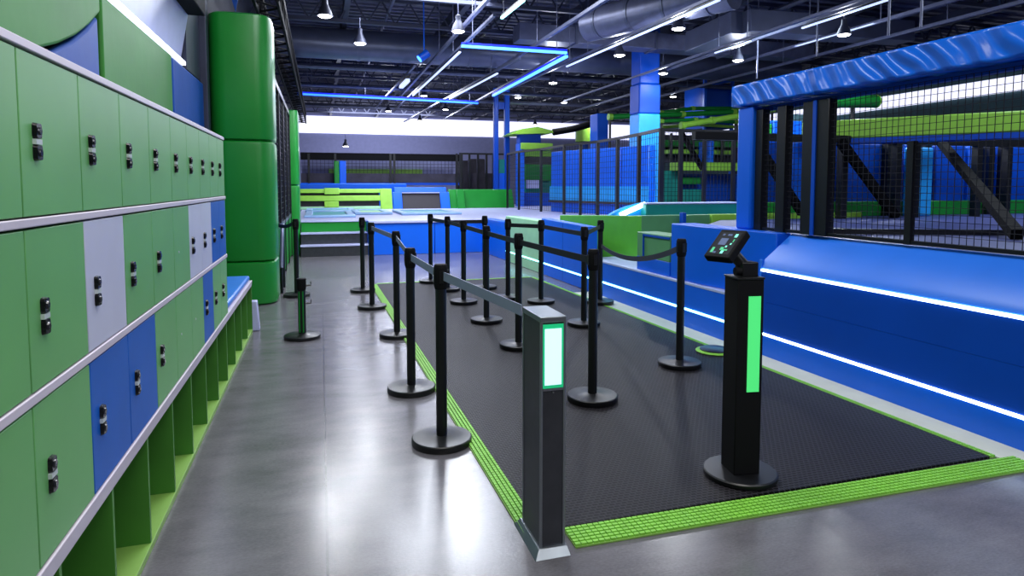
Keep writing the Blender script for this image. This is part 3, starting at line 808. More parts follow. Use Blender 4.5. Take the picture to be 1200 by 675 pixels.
# big blue upper wall beside the kiosk
t = thing('upper_blue_wall', 'big plain blue padded wall standing on the ledge behind the kiosk', 'padded wall', (wy(5.2) + .2, 5.2, .465))
P = [wp(5.98, 0, .03), wp(5.45, 0, .03), wp(YC + .03, 0, .17), wp(YC + .03, 0, .32), wp(5.98, 0, .32)]
zt = [1.045, 1.045, 1.04, 1.04, 1.045]
MB().prism([(v.x, v.y, .465) for v in P], [(v.x, v.y, z) for v, z in zip(P, zt)]).build('wall_pad', 'blue', t, bevel=.01)
# green block with blue outline
t = thing('green_bench_block', 'green padded block with a blue outlined panel in the bay', 'padded block', (wy(6.4) + .2, 6.4, .465))
wall_slab(6.02, 6.72, .62, .905, .04, .3).build('block', 'bay_grey_green', t, bevel=.008)
wall_slab(6.02, 6.72, .465, .62, .04, .3).build('base_band', 'blue', t, bevel=.004, label='blue base band')
b = MB(); b.bar(wp(6.02, .878, .034), wp(6.56, .878, .034), .014, .022); b.bar(wp(6.56, .887, .034), wp(6.56, .62, .034), .022, .014)
b.build('panel_outline', 'blue_deep', t, label='dark blue panel outline')
# green walls of the bay
G1, G2 = Vector((3.74, 9.72, 0)), atz(751, 306, .465); G3 = Vector((7.6, G2.y + .05, 0))
t = thing('green_bay_wall', 'angled green padded walls at the back of the bay', 'padded wall', (G2.x, G2.y, .465))
zt2 = 1.055
def vs(p, q, z0, z1a, z1b, th):
    n = Vector((-(q - p).y, (q - p).x, 0)).normalized() * th
    return MB().hexa([(p.x, p.y, z0), (q.x, q.y, z0), (q.x + n.x, q.y + n.y, z0), (p.x + n.x, p.y + n.y, z0), (p.x, p.y, z1a), (q.x, q.y, z1b), (q.x + n.x, q.y + n.y, z1b), (p.x + n.x, p.y + n.y, z1a)])
vs(G1, G2, .3, .96, zt2, .12).build('angled_pad', 'bay_green', t, bevel=.008)
G2b = Vector((5.02, G2.y + .04, 0))
vs(G2, G2b, .3, zt2, zt2, .12).build('straight_pad', 'bay_grey_green', t, bevel=.008)
vs(G2b + Vector((.03, 0, 0)), G3, .3, zt2, zt2, .12).build('end_pad', 'pad_lime', t, bevel=.008, label='lime end pad')
# tall blue box and the pale green panel
t = thing('upright_blue_box', 'upright blue padded box flush with the wall before the green bay', 'padded box', (wy(8.9) + .15, 8.9, 0))
b = MB().hexa([wp(7.98, 0, -.006), wp(7.98, 0, .14), wp(9.76, 0, .14), wp(9.76, 0, -.006), wp(7.98, .885, -.006), wp(7.98, .885, .14), wp(9.76, .915, .14), wp(9.76, .915, -.006)])
b.build('box_pad', 'blue', t, bevel=.012)
wall_slab(8.86, 8.868, .02, .88, -.008, 0).build('seam', 'blue_deep', t)
wall_slab(7.98, 9.76, .18, .2, -.012, .0).build('light_strip', 'led_cyan', t, label='glowing cyan light strip')
t = thing('pale_green_panel', 'pale green padded panel beyond the upright blue box', 'padded panel', (wy(10.8) + .1, 10.8, 0))
wall_slab(9.8, 11.7, 0, .86, 0, .2).build('panel_pad', 'pad_pale', t, bevel=.01)
wall_slab(9.8, 11.7, .18, .2, -.006, 0).build('light_strip', 'led_cyan', t, label='glowing cyan light strip')
t = thing('corner_blue_panel', 'blue padded panel in the corner beside the pale green panel', 'padded panel', (wy(12.5), 12.5, 0))
wall_slab(11.74, 13.42, 0, .74, 0, .2).build('panel_pad', 'blue', t, bevel=.01)

# ---------------------------------------------------------------- near net cage
def nx(y): return 3.9 - .026 * (y - 2.5)
t = thing('net_cage', 'near black net cage with a blue padded end post and padded top beam', 'net cage', (nx(3.5), 3.5, 1.04))
YN0, YN1 = .7, 5.16
zb = 2.17
MB().hexa([(nx(YN0) - .1, YN0, zb), (nx(YN0) + .12, YN0, zb), (nx(5.22) + .12, 5.22, zb + .01), (nx(5.22) - .1, 5.22, zb + .01), (nx(YN0) - .1, YN0, 2.38), (nx(YN0) + .12, YN0, 2.38), (nx(5.22) + .12, 5.22, 2.38), (nx(5.22) - .1, 5.22, 2.38)]).build('top_beam', 'wrinkle', t, bevel=.02, seg=3, label='shiny blue padded top beam')
MB().box((nx(YN0) - .04, YN0, zb - .045), (nx(5.1) + .12, 5.1, zb - .001)).build('beam_rail', 'blue_deep', t)
MB().box((nx(5.05) - .06, 4.96, 1.042), (nx(5.05) + .06, 5.17, zb)).build('end_post', 'blue', t, bevel=.02, seg=3, label='blue padded end post')
for y0, y1, m in ((4.86, 4.95, 'black'), (4.57, 4.68, 'black'), (4.25, 4.38, 'black'), (4.10, 4.23, 'black')):
    MB().box((nx(y0) - .03, y0, 1.042), (nx(y0) + .05, y1, zb - .04)).build('post', m, t, bevel=.004)
MB().box((nx(4.24) - .036, 4.225, 1.042), (nx(4.24) + .04, 4.262, zb - .04)).build('post', 'blue_deep', t)
MB().box((nx(3.4) - .02, 3.37, 1.042), (nx(3.4) + .02, 3.42, 1.75)).build('post', 'black', t)
MB().bar((nx(YN0), YN0, 1.057), (nx(4.95), 4.95, 1.057), .03, .025).build('bottom_rail', 'black', t)
MB().net((nx(YN0), YN0), (nx(4.96), 4.96), 1.07, zb - .03, .047, .0017).build('netting', 'net', t)

# platform behind the cage
struct('floor_platform', MB().prism([wp(YN0, .9, .30), (18.8, YN0, .9), (18.8, 16, .9), (8.6, 16, .9), (8.6, 8.7, .9), (5.3, 8.7, .9), (5.3, 7.55, .9), wp(5.98, .9, .32)],
                                   [wp(YN0, .98, .30), (18.8, YN0, .98), (18.8, 16, .98), (8.6, 16, .98), (8.6, 8.7, .98), (5.3, 8.7, .98), (5.3, 7.55, .98), wp(5.98, .98, .32)]), 'deck_blue')

# frame behind the cage with braces
YFm = 7.2
t = thing('braced_frame', 'black steel frame with diagonal braces behind the net cage', 'frame', (7, YFm, .98))
zt3 = aty(975, 163, YFm).z
MB().bar((4.6, YFm, zt3), (13.5, YFm, zt3), .09, .1).build('top_rail', 'black', t)
for px in (915, 985, 1048, 1070, 1142, 1177):
    q = aty(px, 250, YFm); MB().box((q.x - .05, YFm - .05, .98), (q.x + .05, YFm + .05, zt3)).build('post', 'black', t)
a, b_ = aty(985, 166, YFm - .1), aty(1050, 255, YFm - .1)
MB().bar(a, b_, .08, .12).build('brace', 'brace_black', t)
a, b_ = aty(885, 166, YFm - .1), aty(940, 250, YFm - .1)
MB().bar(a, b_, .08, .1).build('brace', 'brace_black', t)
a, b_ = aty(1102, 166, YFm - .1), atz(1192, 275, 1.03)
MB().bar(a, b_, .09, .09).build('brace', 'brace_black', t)
a, b_ = atz(958, 271, 1.01), atz(1235, 273, 1.01)
o = MB().bar(a, b_, .05, .05).build('floor_bar', 'black'); tag(o, 'black bar lying across the platform floor behind the net', 'bar')
# green beam over it
a, b_ = atz(940, 143, 2.36), atz(1300, 124, 2.36)
t = thing('green_beam', 'long lime green padded beam crossing above the braced frame', 'padded beam', (a.x, a.y, 2.1))
n = Vector((-(b_ - a).y, (b_ - a).x, 0)).normalized() * .35
def beam(z0, z1): return MB().prism([(v.x, v.y, z0) for v in (a, b_, b_ + n, a + n)], [(v.x, v.y, z1) for v in (a, b_, b_ + n, a + n)])
beam(2.10, 2.36).build('beam_pad', 'pad_lime', t, bevel=.02)
beam(2.03, 2.10).build('beam_underside', 'blue_deep', t)
q0, q1 = aty(1069, 240, 7.42), aty(1092, 240, 7.42)
o = MB().box((q0.x, 7.42, .98), (q1.x, 7.6, 2.02)).build('blue_post', 'sky_pad', bevel=.03, seg=3); tag(o, 'bright blue padded post under the lime beam', 'padded post')
# pads and panels behind
YP = 7.75
t = thing('pad_wall', 'wall of dark blue panels with a green base behind the braced frame', 'padded wall', (8, YP, .98))
xa, xb = aty(884, 240, YP).x, 15.5
MB().box((xa, YP - .05, .98), (xb, YP, aty(1000, 236, YP).z)).build('base_pad', 'pad_green', t, bevel=.01, label='green base pad')
pxs = [(925, 960, 'blue'), (990, 1043, 'blue_deep'), (1055, 1068, 'blue'), (1094, 1128, 'blue_deep'), (1132, 1160, 'blue'), (1165, 1200, 'blue_deep'), (1206, 1260, 'blue_deep')]
ztp = aty(1000, 168, YP).z
for p0_, p1_, m in pxs:
    x0, x1 = aty(p0_, 240, YP).x, aty(p1_, 240, YP).x
    MB().box((x0, YP - .02, .98), (x1, YP + .08, ztp)).build('panel', m, t, bevel=.02)
MB().box((xa, YP + .1, .98), (xb, YP + .14, ztp)).build('backing', 'blue_deep', t)
for px in (1033, 1076, 1150, 1168):
    x = aty(px, 240, YP).x; MB().box((x - .06, YP - .14, .98), (x + .06, YP - .02, ztp)).build('post', 'black', t)
# upper gallery behind
t = thing('upper_gallery', 'dark grey upper gallery front under the lit band behind the cage', 'gallery', (13, 13, 0))
MB().box((10.6, 12.4, 2.3), (18.9, 12.6, 3.1)).build('gallery_front', 'wall_teal', t)
MB().box((10.6, 12.3, 1.95), (18.9, 12.7, 2.3)).build('gallery_edge', 'black_matte', t)
for x in (10.8, 13, 15.5, 18): MB().box((x - .1, 12.4, .98), (x + .1, 12.6, 1.95)).build('post', 'black', t)
a, b_ = aty(972, 119, 11.5), aty(1026, 119, 11.5)
t = thing('green_tube', 'green padded tube end seen under the near blue beam', 'tube', (a.x, a.y, a.z - .15))
MB().tube([a, b_], .14, 18).build('tube_pad', 'pad_green', t, smooth=True)
MB().tube([b_ + Vector((.001, 0, 0)), b_ + Vector((.03, 0, 0))], .145, 18).build('tube_rim', 'pad_lime', t, smooth=True)
MB().tube([((a.x + b_.x) / 2, a.y, .98), ((a.x + b_.x) / 2, a.y, a.z - .1)], .04, 8).build('support_post', 'black', t)

# ---------------------------------------------------------------- trampoline platform at the back
ZP = .7
struct('floor_deck', MB().prism([(.95, 13.42, .62), (wy(13.42), 13.42, .62), (wy(9.8) + .2, 9.8, .62), (8.5, 9.8, .62), (8.5, 24, .62), (-.55, 24, .62), (-.55, 14.4, .62), (.95, 14.4, .62)],
                              [(.95, 13.42, ZP), (wy(13.42), 13.42, ZP), (wy(9.8) + .2, 9.8, ZP), (8.5, 9.8, ZP), (8.5, 24, ZP), (-.55, 24, ZP), (-.55, 14.4, ZP), (.95, 14.4, ZP)]), 'lav')
t = thing('padded_platform_wall', 'long blue padded front of the trampoline platform behind the queue', 'padded wall', (1.9, 13.4, 0))
for x0, x1 in ((.95, 2.3), (2.31, wy(13.4))):
    MB().box((x0, 13.36, 0), (x1, 13.42, .66)).build('front_pad', 'blue', t, bevel=.01)
MB().box((.93, 13.33, .66), (wy(13.4), 13.5, .715)).build('top_edge', 'lav', t, bevel=.01, label='pale top edge')
# steps
t = thing('platform_steps', 'short flight of dark steps with pale nosings up to the platform', 'steps', (-.13, 13.7, 0))
for i in range(3):
    z = .235 * (i + 1); y = 13.4 + i * .26
    MB().box((-.40, y, z - .235), (.92, 14.4, z - .03)).build('step', 'steel_dark' if i < 2 else 'pad_green', t)
    MB().box((-.41, y - .02, z - .03), (.93, y + .26 if i < 2 else 14.4, z)).build('tread', 'lav', t, bevel=.004, label='pale tread with nosing')
MB().box((.93, 13.43, 0), (.949, 14.39, .7)).build('side_panel', 'blue', t)

# trampoline beds on the platform
def bed(px0, px1, y0, y1, m, lab):
    a, b_, c, d = atz(px0, y1, ZP), atz(px1, y1, ZP), atz(px1, y0, ZP), atz(px0, y0, ZP)
    Ya, Yb2 = a.y, d.y
    t = thing('trampoline', lab, 'trampoline', ((a.x + b_.x) / 2, (Ya + Yb2) / 2, ZP), 'floor trampolines on the platform')
    MB().box((a.x, Ya, ZP + .002), (b_.x, Yb2, ZP + .03)).build('bed', 'bed' if m is None else m, t)
    b = MB(); w = .18
    b.box((a.x - w, Ya - w, ZP + .002), (b_.x + w, Ya, ZP + .06)); b.box((a.x - w, Yb2, ZP + .002), (b_.x + w, Yb2 + w, ZP + .06))
    b.box((a.x - w, Ya, ZP + .002), (a.x, Yb2, ZP + .06)); b.box((b_.x, Ya, ZP + .002), (b_.x + w, Yb2, ZP + .06))
    b.build('frame_pad', 'pale_teal', t, bevel=.02)


bed(366, 408, 250, 255, 'bed_teal', 'teal floor trampoline nearest the top of the steps')
bed(366, 410, 246.5, 248.6, 'bed_teal', 'teal floor trampoline below the lime slanted trampoline')
bed(424, 452, 247.8, 251.5, 'pad_pale', 'pale green floor trampoline between the steps and the blue slanted trampoline')
bed(478, 535, 248.2, 251.8, 'bed_teal', 'teal floor trampoline in front of the blue slanted trampoline')

# slanted lime wall trampoline
YA = 20.3
def ap(px, py, dy=0): return aty(px, py, YA + dy)
t = thing('slanted_trampoline', 'lime green slanted wall trampoline on the platform beyond the steps', 'trampoline', (0, YA, ZP))
def slat(px0, px1, py0, py1, m, nm, dy=0, th=.12, lab=None):
    zt_, zb_ = ap(px0, py0).z, ap(px0, py1).z; x0, x1 = ap(px0, py0).x, ap(px1, py0).x
    k = .5
    f = lambda z: YA + (z - ZP) * k + dy
    MB().hexa([(x0, f(zb_), zb_), (x1, f(zb_), zb_), (x1, f(zb_) + th, zb_), (x0, f(zb_) + th, zb_), (x0, f(zt_), zt_), (x1, f(zt_), zt_), (x1, f(zt_) + th, zt_), (x0, f(zt_) + th, zt_)]).build(nm, m, t, bevel=.015, label=lab)
slat(345, 445, 222, 245.5, 'bed', 'bed', dy=.1, th=.05, lab='dark grey bed')
slat(345, 447, 221.5, 226.5, 'pad_lime', 'top_pad'); slat(345, 447, 229.5, 236, 'pad_lime', 'middle_pad'); slat(345, 447, 242.5, 246, 'pad_pale', 'bottom_pad')
slat(380, 398, 220.5, 228, 'pad_lime', 'cross_pad', dy=-.03); slat(380, 397, 236, 243, 'pad_lime', 'cross_pad', dy=-.03)
slat(446, 460, 221, 246, 'pad_lime', 'side_pad', dy=-.02)
t = thing('blue_slanted_trampoline', 'blue framed slanted wall trampoline with a dark bed on the platform', 'trampoline', (3.2, YA, ZP))
slat(463, 525, 219.5, 225.5, 'blue', 'top_pad'); slat(461, 472, 225, 246, 'blue', 'side_pad'); slat(517, 528, 225, 246, 'blue', 'side_pad')
slat(472, 517, 225, 246, 'bed', 'bed', dy=.06, th=.04, lab='dark grey bed'); slat(472, 517, 225, 226.6, 'lav', 'bed_edge', dy=.01, th=.02)
t = thing('green_low_wall', 'bright green padded low wall beside the blue slanted trampoline', 'padded wall', (4.3, YA, ZP))
slat(528, 537, 222, 245, 'pad_green', 'end_pad', dy=.05); slat(536, 545, 222, 247, 'pad_green', 'corner_pad', dy=-.12); slat(545, 603, 222, 244, 'pad_green', 'long_pad')
o = MB().box((ap(340, 220).x, YA + .75, ZP), (ap(480, 220).x, YA + .9, aty(400, 215, YA + .75).z)).build('blue_pad_band', 'blue', bevel=.02); tag(o, 'low blue padded band behind the lime slanted trampoline', 'padded wall')

# netted gallery at the back
YG = 24.3
def gp(px, py): return aty(px, py, YG)
t = thing('back_barrier', 'long black railed net barrier crossing in front of the grey back wall', 'barrier', (2, YG, ZP))
MB().box((gp(352, 180).x, YG - .05, gp(352, 187).z), (gp(538, 180).x, YG + .08, gp(352, 178.5).z)).build('top_rail', 'black_matte', t)
MB().box((gp(352, 180).x, YG - .02, gp(352, 215).z), (gp(538, 180).x, YG + .05, gp(352, 203).z)).build('lower_board', 'hall_dark', t)
MB().box((gp(352, 180).x, YG - .05, gp(352, 217).z), (gp(538, 180).x, YG + .08, gp(352, 214).z)).build('bottom_rail', 'blue_deep', t)
for px in (362, 393, 457.5, 462, 535, 539):
    x = gp(px, 200).x; MB().box((x - .04, YG - .08, ZP), (x + .04, YG, gp(px, 180).z)).build('post', 'black', t)
MB().net((gp(352, 180).x, YG), (gp(538, 180).x, YG), gp(352, 203).z, gp(352, 187).z, .14, .006).build('netting', 'net', t)
MB().box((gp(352, 180).x, YG + 1.2, 1.2), (gp(538, 180).x, YG + 1.3, aty(400, 187, YG + 1.2).z)).build('rear_panel', 'wall', t)
MB().box((gp(385, 180).x, YG + 1.1, aty(400, 203, YG + 1.1).z), (gp(500, 180).x, YG + 1.2, aty(400, 198, YG + 1.1).z)).build('lime_stripe', 'pad_lime', t)
for px0, px1, m, lab in ((391.5, 397, 'pad_green', 'narrow green post at the back barrier'), (397.5, 405, 'blue', 'narrow blue post at the back barrier')):
    a, b_ = gp(px0, 217), gp(px1, 189)
    o = MB().box((a.x, YG - .4, ZP), (b_.x, YG - .15, b_.z)).build('padded_post', m, bevel=.03); tag(o, lab, 'padded post')
t = thing('back_storage_fence', 'dark railed area with black posts left of the far blue pillars'.replace('left of', 'beside'), 'fence', (7, YG + 1, ZP))
YH = YG + .5
for i, px in enumerate((541, 550, 560, 570, 578)):
    q = aty(px, 180, YH); MB().box((q.x - .04, YH - .04, ZP), (q.x + .04, YH + .04, q.z)).build('post', 'black', t)
a, b_ = aty(538, 180, YH), aty(600, 181, YH); MB().bar(a, b_, .06, .07).build('top_rail', 'black', t)
MB().box((a.x, YH + .3, ZP), (b_.x, YH + .6, aty(550, 203, YH + .3).z)).build('dark_board', 'hall_dark', t)
for px, py, s_ in ((546, 196, .28), (560, 194, .34), (588, 198, .3)):
    q = aty(px, py, YH + 3); o = MB().box((q.x - s_, YH + 3, 0.0), (q.x + s_, YH + 3.6, q.z + .3)).build('storage_box', 'hall_dark', bevel=.05)
    tag(o, {546: 'dark stored box nearest the back barrier end', 560: 'taller dark stored box in the middle of the back storage', 573: 'dark stored box beside the thin blue pillars', 588: 'dark stored box between the two thin blue pillars'}[px], 'box')

# thin blue pillars
YT = 22.6
for px0, px1, lab in ((579.5, 584.5, 'thin blue pillar nearest the back storage fence'), (592, 597.5, 'thin blue pillar behind the start of the black fence')):
    a, b_ = aty(px0, 245, YT), aty(px1, 245, YT)
    t = thing('thin_pillar', lab, 'pillar', (a.x, YT, ZP), 'thin blue pillars')
    MB().box((a.x, YT, ZP), (b_.x, YT + .2, 5.0)).build('pillar_pad', 'blue_deep', t, bevel=.02)
    MB().box((a.x - .04, YT - .04, ZP), (b_.x + .04, YT + .24, ZP + .25)).build('foot', 'black', t)
t = thing('pillar_panels', 'stack of green and blue panels hung between the thin blue pillars', 'panel', (aty(588, 240, YT).x, YT + .1, ZP))
for py0, py1, m in ((187, 203, 'teal'), (203, 222, 'blue'), (222, 242, 'hall_dark'), (120, 128, 'blue_deep')):
    a, b_ = aty(584.5, py1, YT + .1), aty(592, py0, YT + .1); MB().box((a.x, YT + .08, a.z), (b_.x, YT + .14, b_.z)).build('panel', m, t)

# ---------------------------------------------------------------- black fence and blue walls in the middle
FT = 2.46
FP = [(594.7, 242), (608, 244), (634, 246), (661, 249), (680, 250.4), (700, 252), (723, 254.6), (748, 257.8), (774.7, 262)]
pts = [atz(x, y, .75) for x, y in FP]
t = thing('black_fence', 'receding black post fence with a sloping top rail on the platform', 'fence', (pts[4].x, pts[4].y, ZP))
for p in pts[:-1]: MB().box((p.x - .03, p.y - .03, ZP), (p.x + .03, p.y + .03, FT)).build('post', 'black', t)
b = MB()
for p, q in zip(pts, pts[1:]): q = p.lerp(q, .98) if q is pts[-1] else q; b.bar((p.x, p.y, FT), (q.x, q.y, FT), .05, .06)
b.build('top_rail', 'black', t)
b = MB()
for p, q in zip(pts, pts[1:]): q = p.lerp(q, .97) if q is pts[-1] else q; b.net((p.x, p.y), (q.x, q.y), ZP + .05, FT, .12, .0035)
b.build('netting', 'net', t)
pE = pts[-1]
YQ = pE.y
t = thing('net_enclosure', 'upright black net frame panel between the tall blue column and the padded end post', 'net frame', (pE.x + .8, YQ, ZP))
zq = aty(775, 150.5, YQ).z
for px in (774.7, 797, 825, 859, 868.5):
    x = aty(px, 200, YQ).x; w = .045 if px in (774.7, 868.5) else .03
    MB().box((x - w, YQ - .03, ZP), (x + w, YQ + .03, zq)).build('post', 'black', t)
xa, xb = aty(774.7, 200, YQ).x, aty(868.5, 200, YQ).x
MB().bar((xa, YQ, zq - .03), (xb, YQ, zq - .03), .05, .06).build('top_rail', 'black', t)
MB().net((xa, YQ), (xb, YQ), ZP + .1, zq, .075, .003).build('netting', 'net', t)
MB().bar(aty(799, 156, YQ + .1), aty(823, 198, YQ + .1), .06, .08).build('brace', 'brace_black', t)

def panel(name, px0, px1, py0, py1, Y, m, lab, cat, th=.3, z0=None, bevel=.02):
    a, b_ = aty(px0, py1, Y), aty(px1, py0, Y)
    o = MB().box((a.x, Y, a.z if z0 is None else z0), (b_.x, Y + th, b_.z)).build(name, m, bevel=bevel)
    return tag(o, lab, cat)


# long blue wall behind the fence
W0, W1 = atz(645, 248.5, .7), atz(752, 248.5, .7)
W0 = Vector((5.9 + .5, 16.6, 0)); W0 = atz(645, 247, .72); W1 = aty(760, 247, 13.6)
t = thing('blue_screen_wall', 'big bright blue panelled wall behind the black fence', 'padded wall', (W0.x, W0.y, ZP))
ztw0, ztw1 = 2.4, 2.3
nseg = 4
for k in range(nseg):
    p, q = W0.lerp(W1, k / nseg + .004), W0.lerp(W1, (k + 1) / nseg - .004)
    vs(Vector((p.x, p.y, 0)), Vector((q.x, q.y, 0)), ZP, ztw0 + .0 * k, ztw0, .25).build('wall_panel', 'blue', t, bevel=.02)
p, q = W0, W1
nn = Vector(((q - p).y, -(q - p).x, 0)).normalized() * .06
MB().bar((p.x + nn.x, p.y + nn.y, 1.0), (q.x + nn.x, q.y + nn.y, 1.0), .05, .06).build('low_rail', 'hall_dark', t)
vs(Vector((p.x, p.y, 0)) + nn * .6, Vector((q.x, q.y, 0)) + nn * .6, 1.02, 1.42, 1.42, .03).build('light_band', 'sky_pad', t, label='lighter blue band')

# tall blue column
YCc = 13.9
a, b_ = aty(747.5, 240, YCc), aty(772.5, 240, YCc)
t = thing('tall_column', 'tall blue column rising to the ceiling above the black fence', 'column', ((a.x + b_.x) / 2, YCc, ZP))
zm = aty(760, 133, YCc).z
MB().box((a.x, YCc, ZP), (b_.x, YCc + .5, zm)).build('lower_pad', 'sky_pad', t, bevel=.03)
MB().box((a.x, YCc, zm), (b_.x, YCc + .5, aty(760, 98, YCc).z)).build('middle_pad', 'blue_deep', t, bevel=.03)
MB().box((a.x + .02, YCc + .02, aty(760, 98, YCc).z), (b_.x - .02, YCc + .48, ZC)).build('upper_wrap', 'blue_deep', t, bevel=.03)
o = light('SPOT', (a.x + .2, YCc - 1.1, 3.5), 60, (.85, .93, 1), .05, (math.radians(60), 0, 0), spot=1.0)

# curved slide wedge & teal wall
YS = 10.1
t = thing('light_blue_ramp', 'light blue curved ramp pad with a white stripe above the green bay', 'ramp', (aty(740, 250, YS).x, YS, ZP))
prof = [aty(px, py, YS) for px, py in ((712, 254), (722, 248), (735, 242.5), (748, 239), (752, 238.3), (757, 238), (757, 256), (712, 256))]
MB().prism(prof, [v + Vector((.1, .3, 0)) for v in prof]).build('ramp_pad', 'sky_pad', t, smooth=False)
MB().bar(aty(727, 252, YS - .03), aty(756, 239, YS - .03), .05, .07).build('stripe', 'led_white', t, label='glowing white stripe')
t = thing('teal_low_wall', 'low teal padded wall under the upright black net frame', 'padded wall', (aty(800, 250, YQ - .3).x, YQ - .3, ZP))
a, b_ = aty(757, 256, YQ - .4), aty(866, 238.5, YQ - .4)
MB().box((a.x, YQ - .4, ZP), (b_.x, YQ - .2, b_.z)).build('wall_pad', 'teal', t, bevel=.015)
MB().box((a.x, YQ - .42, b_.z), (b_.x, YQ - .18, b_.z + .03)).build('top_edge', 'ledge', t, bevel=.01)
a = aty(799, 262, G2.y - .08); b_ = aty(803.5, 249, G2.y - .08)
o = MB().box((a.x, G2.y - .1, .465), (b_.x, G2.y - .02, b_.z)).build('blue_joint_post', 'blue_deep', bevel=.006); tag(o, 'small dark blue post at the joint of the green bay walls', 'post')

# tower with lime band
YT2 = 21.5
t = thing('play_tower', 'blue play tower with a lime band and lime canopy at the end of the fence', 'play tower', (aty(620, 240, YT2).x, YT2, ZP))
def tp(nm, px0, px1, py0, py1, m, dy=0, th=.4, lab=None):
    a, b_ = aty(px0, py1, YT2 + dy), aty(px1, py0, YT2 + dy)
    MB().box((a.x, YT2 + dy, a.z), (b_.x, YT2 + dy + th, b_.z)).build(nm, m, t, bevel=.02, label=lab)
tp('upper_pad', 609, 634, 157, 168, 'blue_deep'); tp('side_post', 608, 615, 168, 246, 'blue'); tp('lime_band', 611, 648, 168, 175, 'pad_lime', -.1); tp('lime_band', 615, 647, 177, 183, 'pad_lime', .1)
tp('back_panel', 615, 648, 183, 196, 'hall_dark', 1); tp('green_panel', 615, 646, 193, 212, 'pad_green', .6); tp('low_panel', 615, 650, 226, 246, 'blue_deep', .2); tp('white_panel', 617, 632, 211, 221, 'lav', .3, .1)
tp('middle_back', 615, 650, 212, 226, 'teal', .8)
cp = [aty(px, py, YT2 - .2) for px, py in ((600, 157), (612, 151), (630, 148.5), (648, 153), (648, 156), (612, 157))]
MB().prism(cp, [v + Vector((0, 1.4, 0)) for v in cp]).build('canopy', 'pad_lime', t)
MB().tube([aty(648, 155, YT2), aty(672, 151, YT2), aty(700, 143, YT2)], .12, 8).build('zip_rail', 'black_matte', t)
t = thing('lime_net_tube', 'pale lime netted tube against the lit back band', 'tube', (aty(686, 160, 26).x, 26, 0))
a, b_ = aty(675, 166, 26), aty(697, 150, 26)
MB().lathe(((a.x + b_.x) / 2, 26, a.z), [((b_.x - a.x) / 2, 0), ((b_.x - a.x) / 2, b_.z - a.z)], 20).build('net_tube', 'pad_lime', t, smooth=True)
MB().tube([((a.x + b_.x) / 2, 26, 0), ((a.x + b_.x) / 2, 26, a.z)], .12, 10).build('support_post', 'blue_deep', t)
panel('blue_turret', 700, 713, 133, 166, 19, 'blue', 'small blue turret beside the tall blue column', 'turret', .6, z0=0)

# green climbing structure behind net frame
YK = 15.5
t = thing('climbing_structure', 'green and blue climbing frame with lime decks behind the upright net frame', 'climbing frame', (aty(820, 240, YK).x, YK, ZP))
def kp(nm, px0, px1, py0, py1, m, dy=0, th=.6, lab=None, bev=.02):
    a, b_ = aty(px0, py1, YK + dy), aty(px1, py0, YK + dy)
    MB().box((a.x, YK + dy, a.z), (b_.x, YK + dy + th, b_.z)).build(nm, m, t, bevel=bev, label=lab)
kp('lower_wall', 772, 866, 204, 252, 'blue_deep', .6); kp('lime_deck', 798, 866, 190.5, 200, 'pad_lime', -.1); kp('lime_deck', 748, 774, 191, 200, 'pad_lime', -.1)
kp('teal_wall', 774, 800, 200, 252, 'teal', .4); kp('dark_wall', 776, 866, 160, 190, 'hall_dark', 1.5); kp('green_pad', 800, 822, 208, 216, 'pad_green', .3); kp('green_pad', 800, 824, 222, 246, 'teal', .2)
kp('blue_post', 832, 837, 165, 200, 'blue', .2); kp('lime_deck', 775, 866, 166, 171, 'pad_green', .9); kp('lime_deck', 785, 860, 176, 180, 'pad_lime', 1.0)
for px in (786, 812, 846):
    kp('frame_post', px, px + 3, 156, 200, 'black', .7, .1)
def gt(pts_, r, m, lab):
    P = [aty(x, y, YK + dy) for x, y, dy in pts_]
    o = thing('climbing_tube', lab, 'tube', P[0]); MB().tube(P, r, 12).build('tube_pad', m, o, smooth=True)
    for p in P:
        MB().tube([p - Vector((.06, 0, 0)), p + Vector((.06, 0, 0))], r * 1.25, 12).build('tube_joint', 'pad_lime', o, smooth=True)
    for p in (P[0], P[-1]): MB().tube([(p.x, p.y, ZP if p.x < 8.4 else 0), p], .035, 8).build('support_post', 'black', o)
gt([(800, 147, -.5), (835, 141, -.5), (872, 135, -.5), (905, 128, -.5)], .08, 'pad_lime', 'sloping lime tube rail above the upright net frame')
gt([(715, 137, 1), (745, 135.5, 1), (800, 134, 1), (860, 131, 1), (900, 127, 1)], .075, 'pad_green', 'long green tube rail crossing behind the tall blue column')
gt([(775, 132, 2.3), (812, 127, 2.3), (864, 127, 2.3)], .06, 'pad_green', 'green tube rail below the high blue cube')
gt([(775, 142, .2), (815, 140, .2), (862, 143, .2)], .05, 'pad_green', 'thin green tube rail just above the top bar of the upright net frame')
gt([(778, 149, 2.6), (815, 146, 2.6), (866, 149, 2.6)], .05, 'pad_lime', 'thin lime tube rail behind the top bar of the upright net frame')
YU = 18.3
t = thing('high_blue_cube', 'high dark blue netted cube between the tall column and the padded beam', 'cube', (aty(842, 130, YU).x, YU, 3))
a, b_ = aty(825, 150, YU), aty(858, 100, YU)
MB().box((a.x, YU, a.z), (b_.x, YU + 1.2, b_.z)).build('cube_panel', 'blue_deep', t)
for px in (824.5, 856.5): 
    q0, q1 = aty(px, 152, YU - .1), aty(px + 4, 93, YU - .1); MB().box((q0.x, YU - .12, 0), (q1.x, YU, q1.z)).build('corner_post', 'blue', t, bevel=.02)
MB().bar(aty(825, 100, YU - .06), aty(860, 94, YU - .06), .08, .1).build('top_bar', 'blue', t)
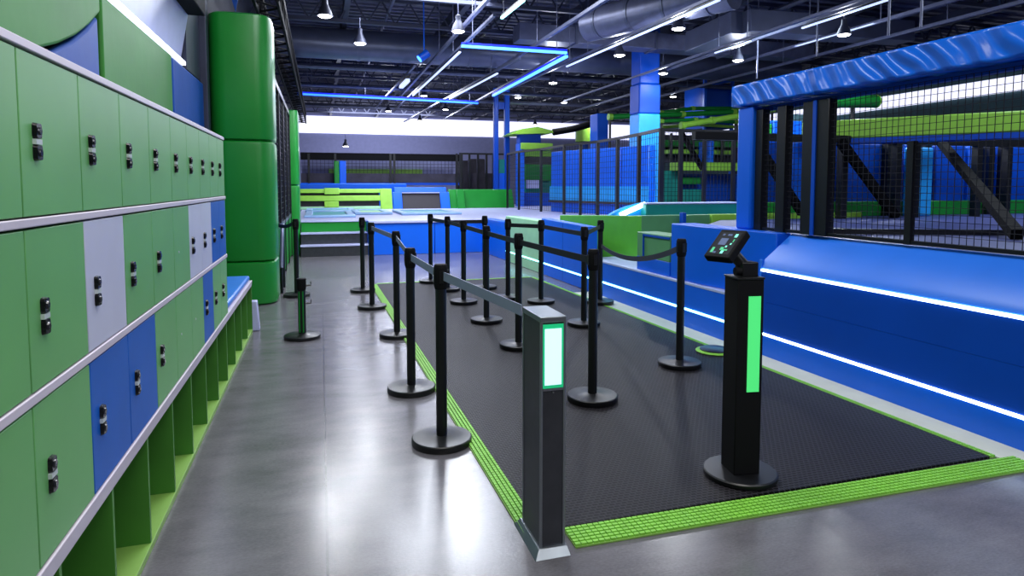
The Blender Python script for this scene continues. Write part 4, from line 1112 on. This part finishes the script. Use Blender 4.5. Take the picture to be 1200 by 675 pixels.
# things seen through the near net, beyond the frame
panel('green_pad_wall', 884, 905, 145, 165, 11.9, 'pad_green', 'green panel seen through the near net beside the blue end post', 'panel', .2, z0=.98)
panel('blue_window_panel', 906, 940, 142, 162, 11.9, 'blue', 'blue panel seen through the near net above the black frame', 'panel', .2, z0=.98)
panel('teal_screen', 885, 925, 170, 232, 10.5, 'teal', 'tall teal screen behind the near net, next to the end post', 'screen', .15, z0=.98)
panel('blue_backdrop_wall', 870, 990, 165, 250, 11.5, 'blue_deep', 'dark blue wall far behind the near net', 'padded wall', .2, z0=.98)

# ---------------------------------------------------------------- lighting
W = bpy.data.worlds.new('world'); S.world = W; W.use_nodes = True
W.node_tree.nodes['Background'].inputs['Color'].default_value = (.5, .58, .8, 1)
W.node_tree.nodes['Background'].inputs['Strength'].default_value = .1
cool = (.9, .94, 1)
light('AREA', (3.0, 31.0, 4.6), 500, (.8, .84, 1), 5.0, (math.radians(40), 0, 0), 2.0)  # unseen area light added to brighten the back wall
# added area lights: stand-ins for lamps out of frame, then fills for far zones
light('AREA', (.6, .3, 5.0), 205, (1, .97, .94), 2.6, (0, 0, 0), 2.0)
light('AREA', (.5, 5.0, 5.1), 220, cool, 1.6, (0, 0, 0), 3.0)
light('AREA', (4.6, -2.5, 5.0), 260, cool, 3, (0, 0, 0), 2)
light('AREA', (2.2, 11.2, 5.0), 430, (.85, .9, 1), 2.0, (0, 0, 0), 2.0)
light('AREA', (7.5, 4.0, 5.2), 150, (.8, .88, 1), 2.0, (0, 0, 0), 2.0)
light('AREA', (2.5, 20.0, 4.3), 480, (.85, .88, 1), 4.0, (0, 0, 0), 2.0)  # unseen fill added over the trampoline platform
light('AREA', (9.0, 10.4, 4.4), 290, (.75, .88, 1), 3.0, (0, 0, 0), 2.0)
light('AREA', (11.0, 6.0, 4.6), 230, (.75, .85, 1), 3.0, (0, 0, 0), 2.0)

vs_ = S.view_settings
S.display_settings.display_device = 'sRGB'
vs_.view_transform = 'Standard'; vs_.look = 'None'; vs_.gamma = 1; vs_.use_curve_mapping = False
vs_.exposure = -0.45
S.cycles.use_denoising = True
S.cycles.max_bounces = 6
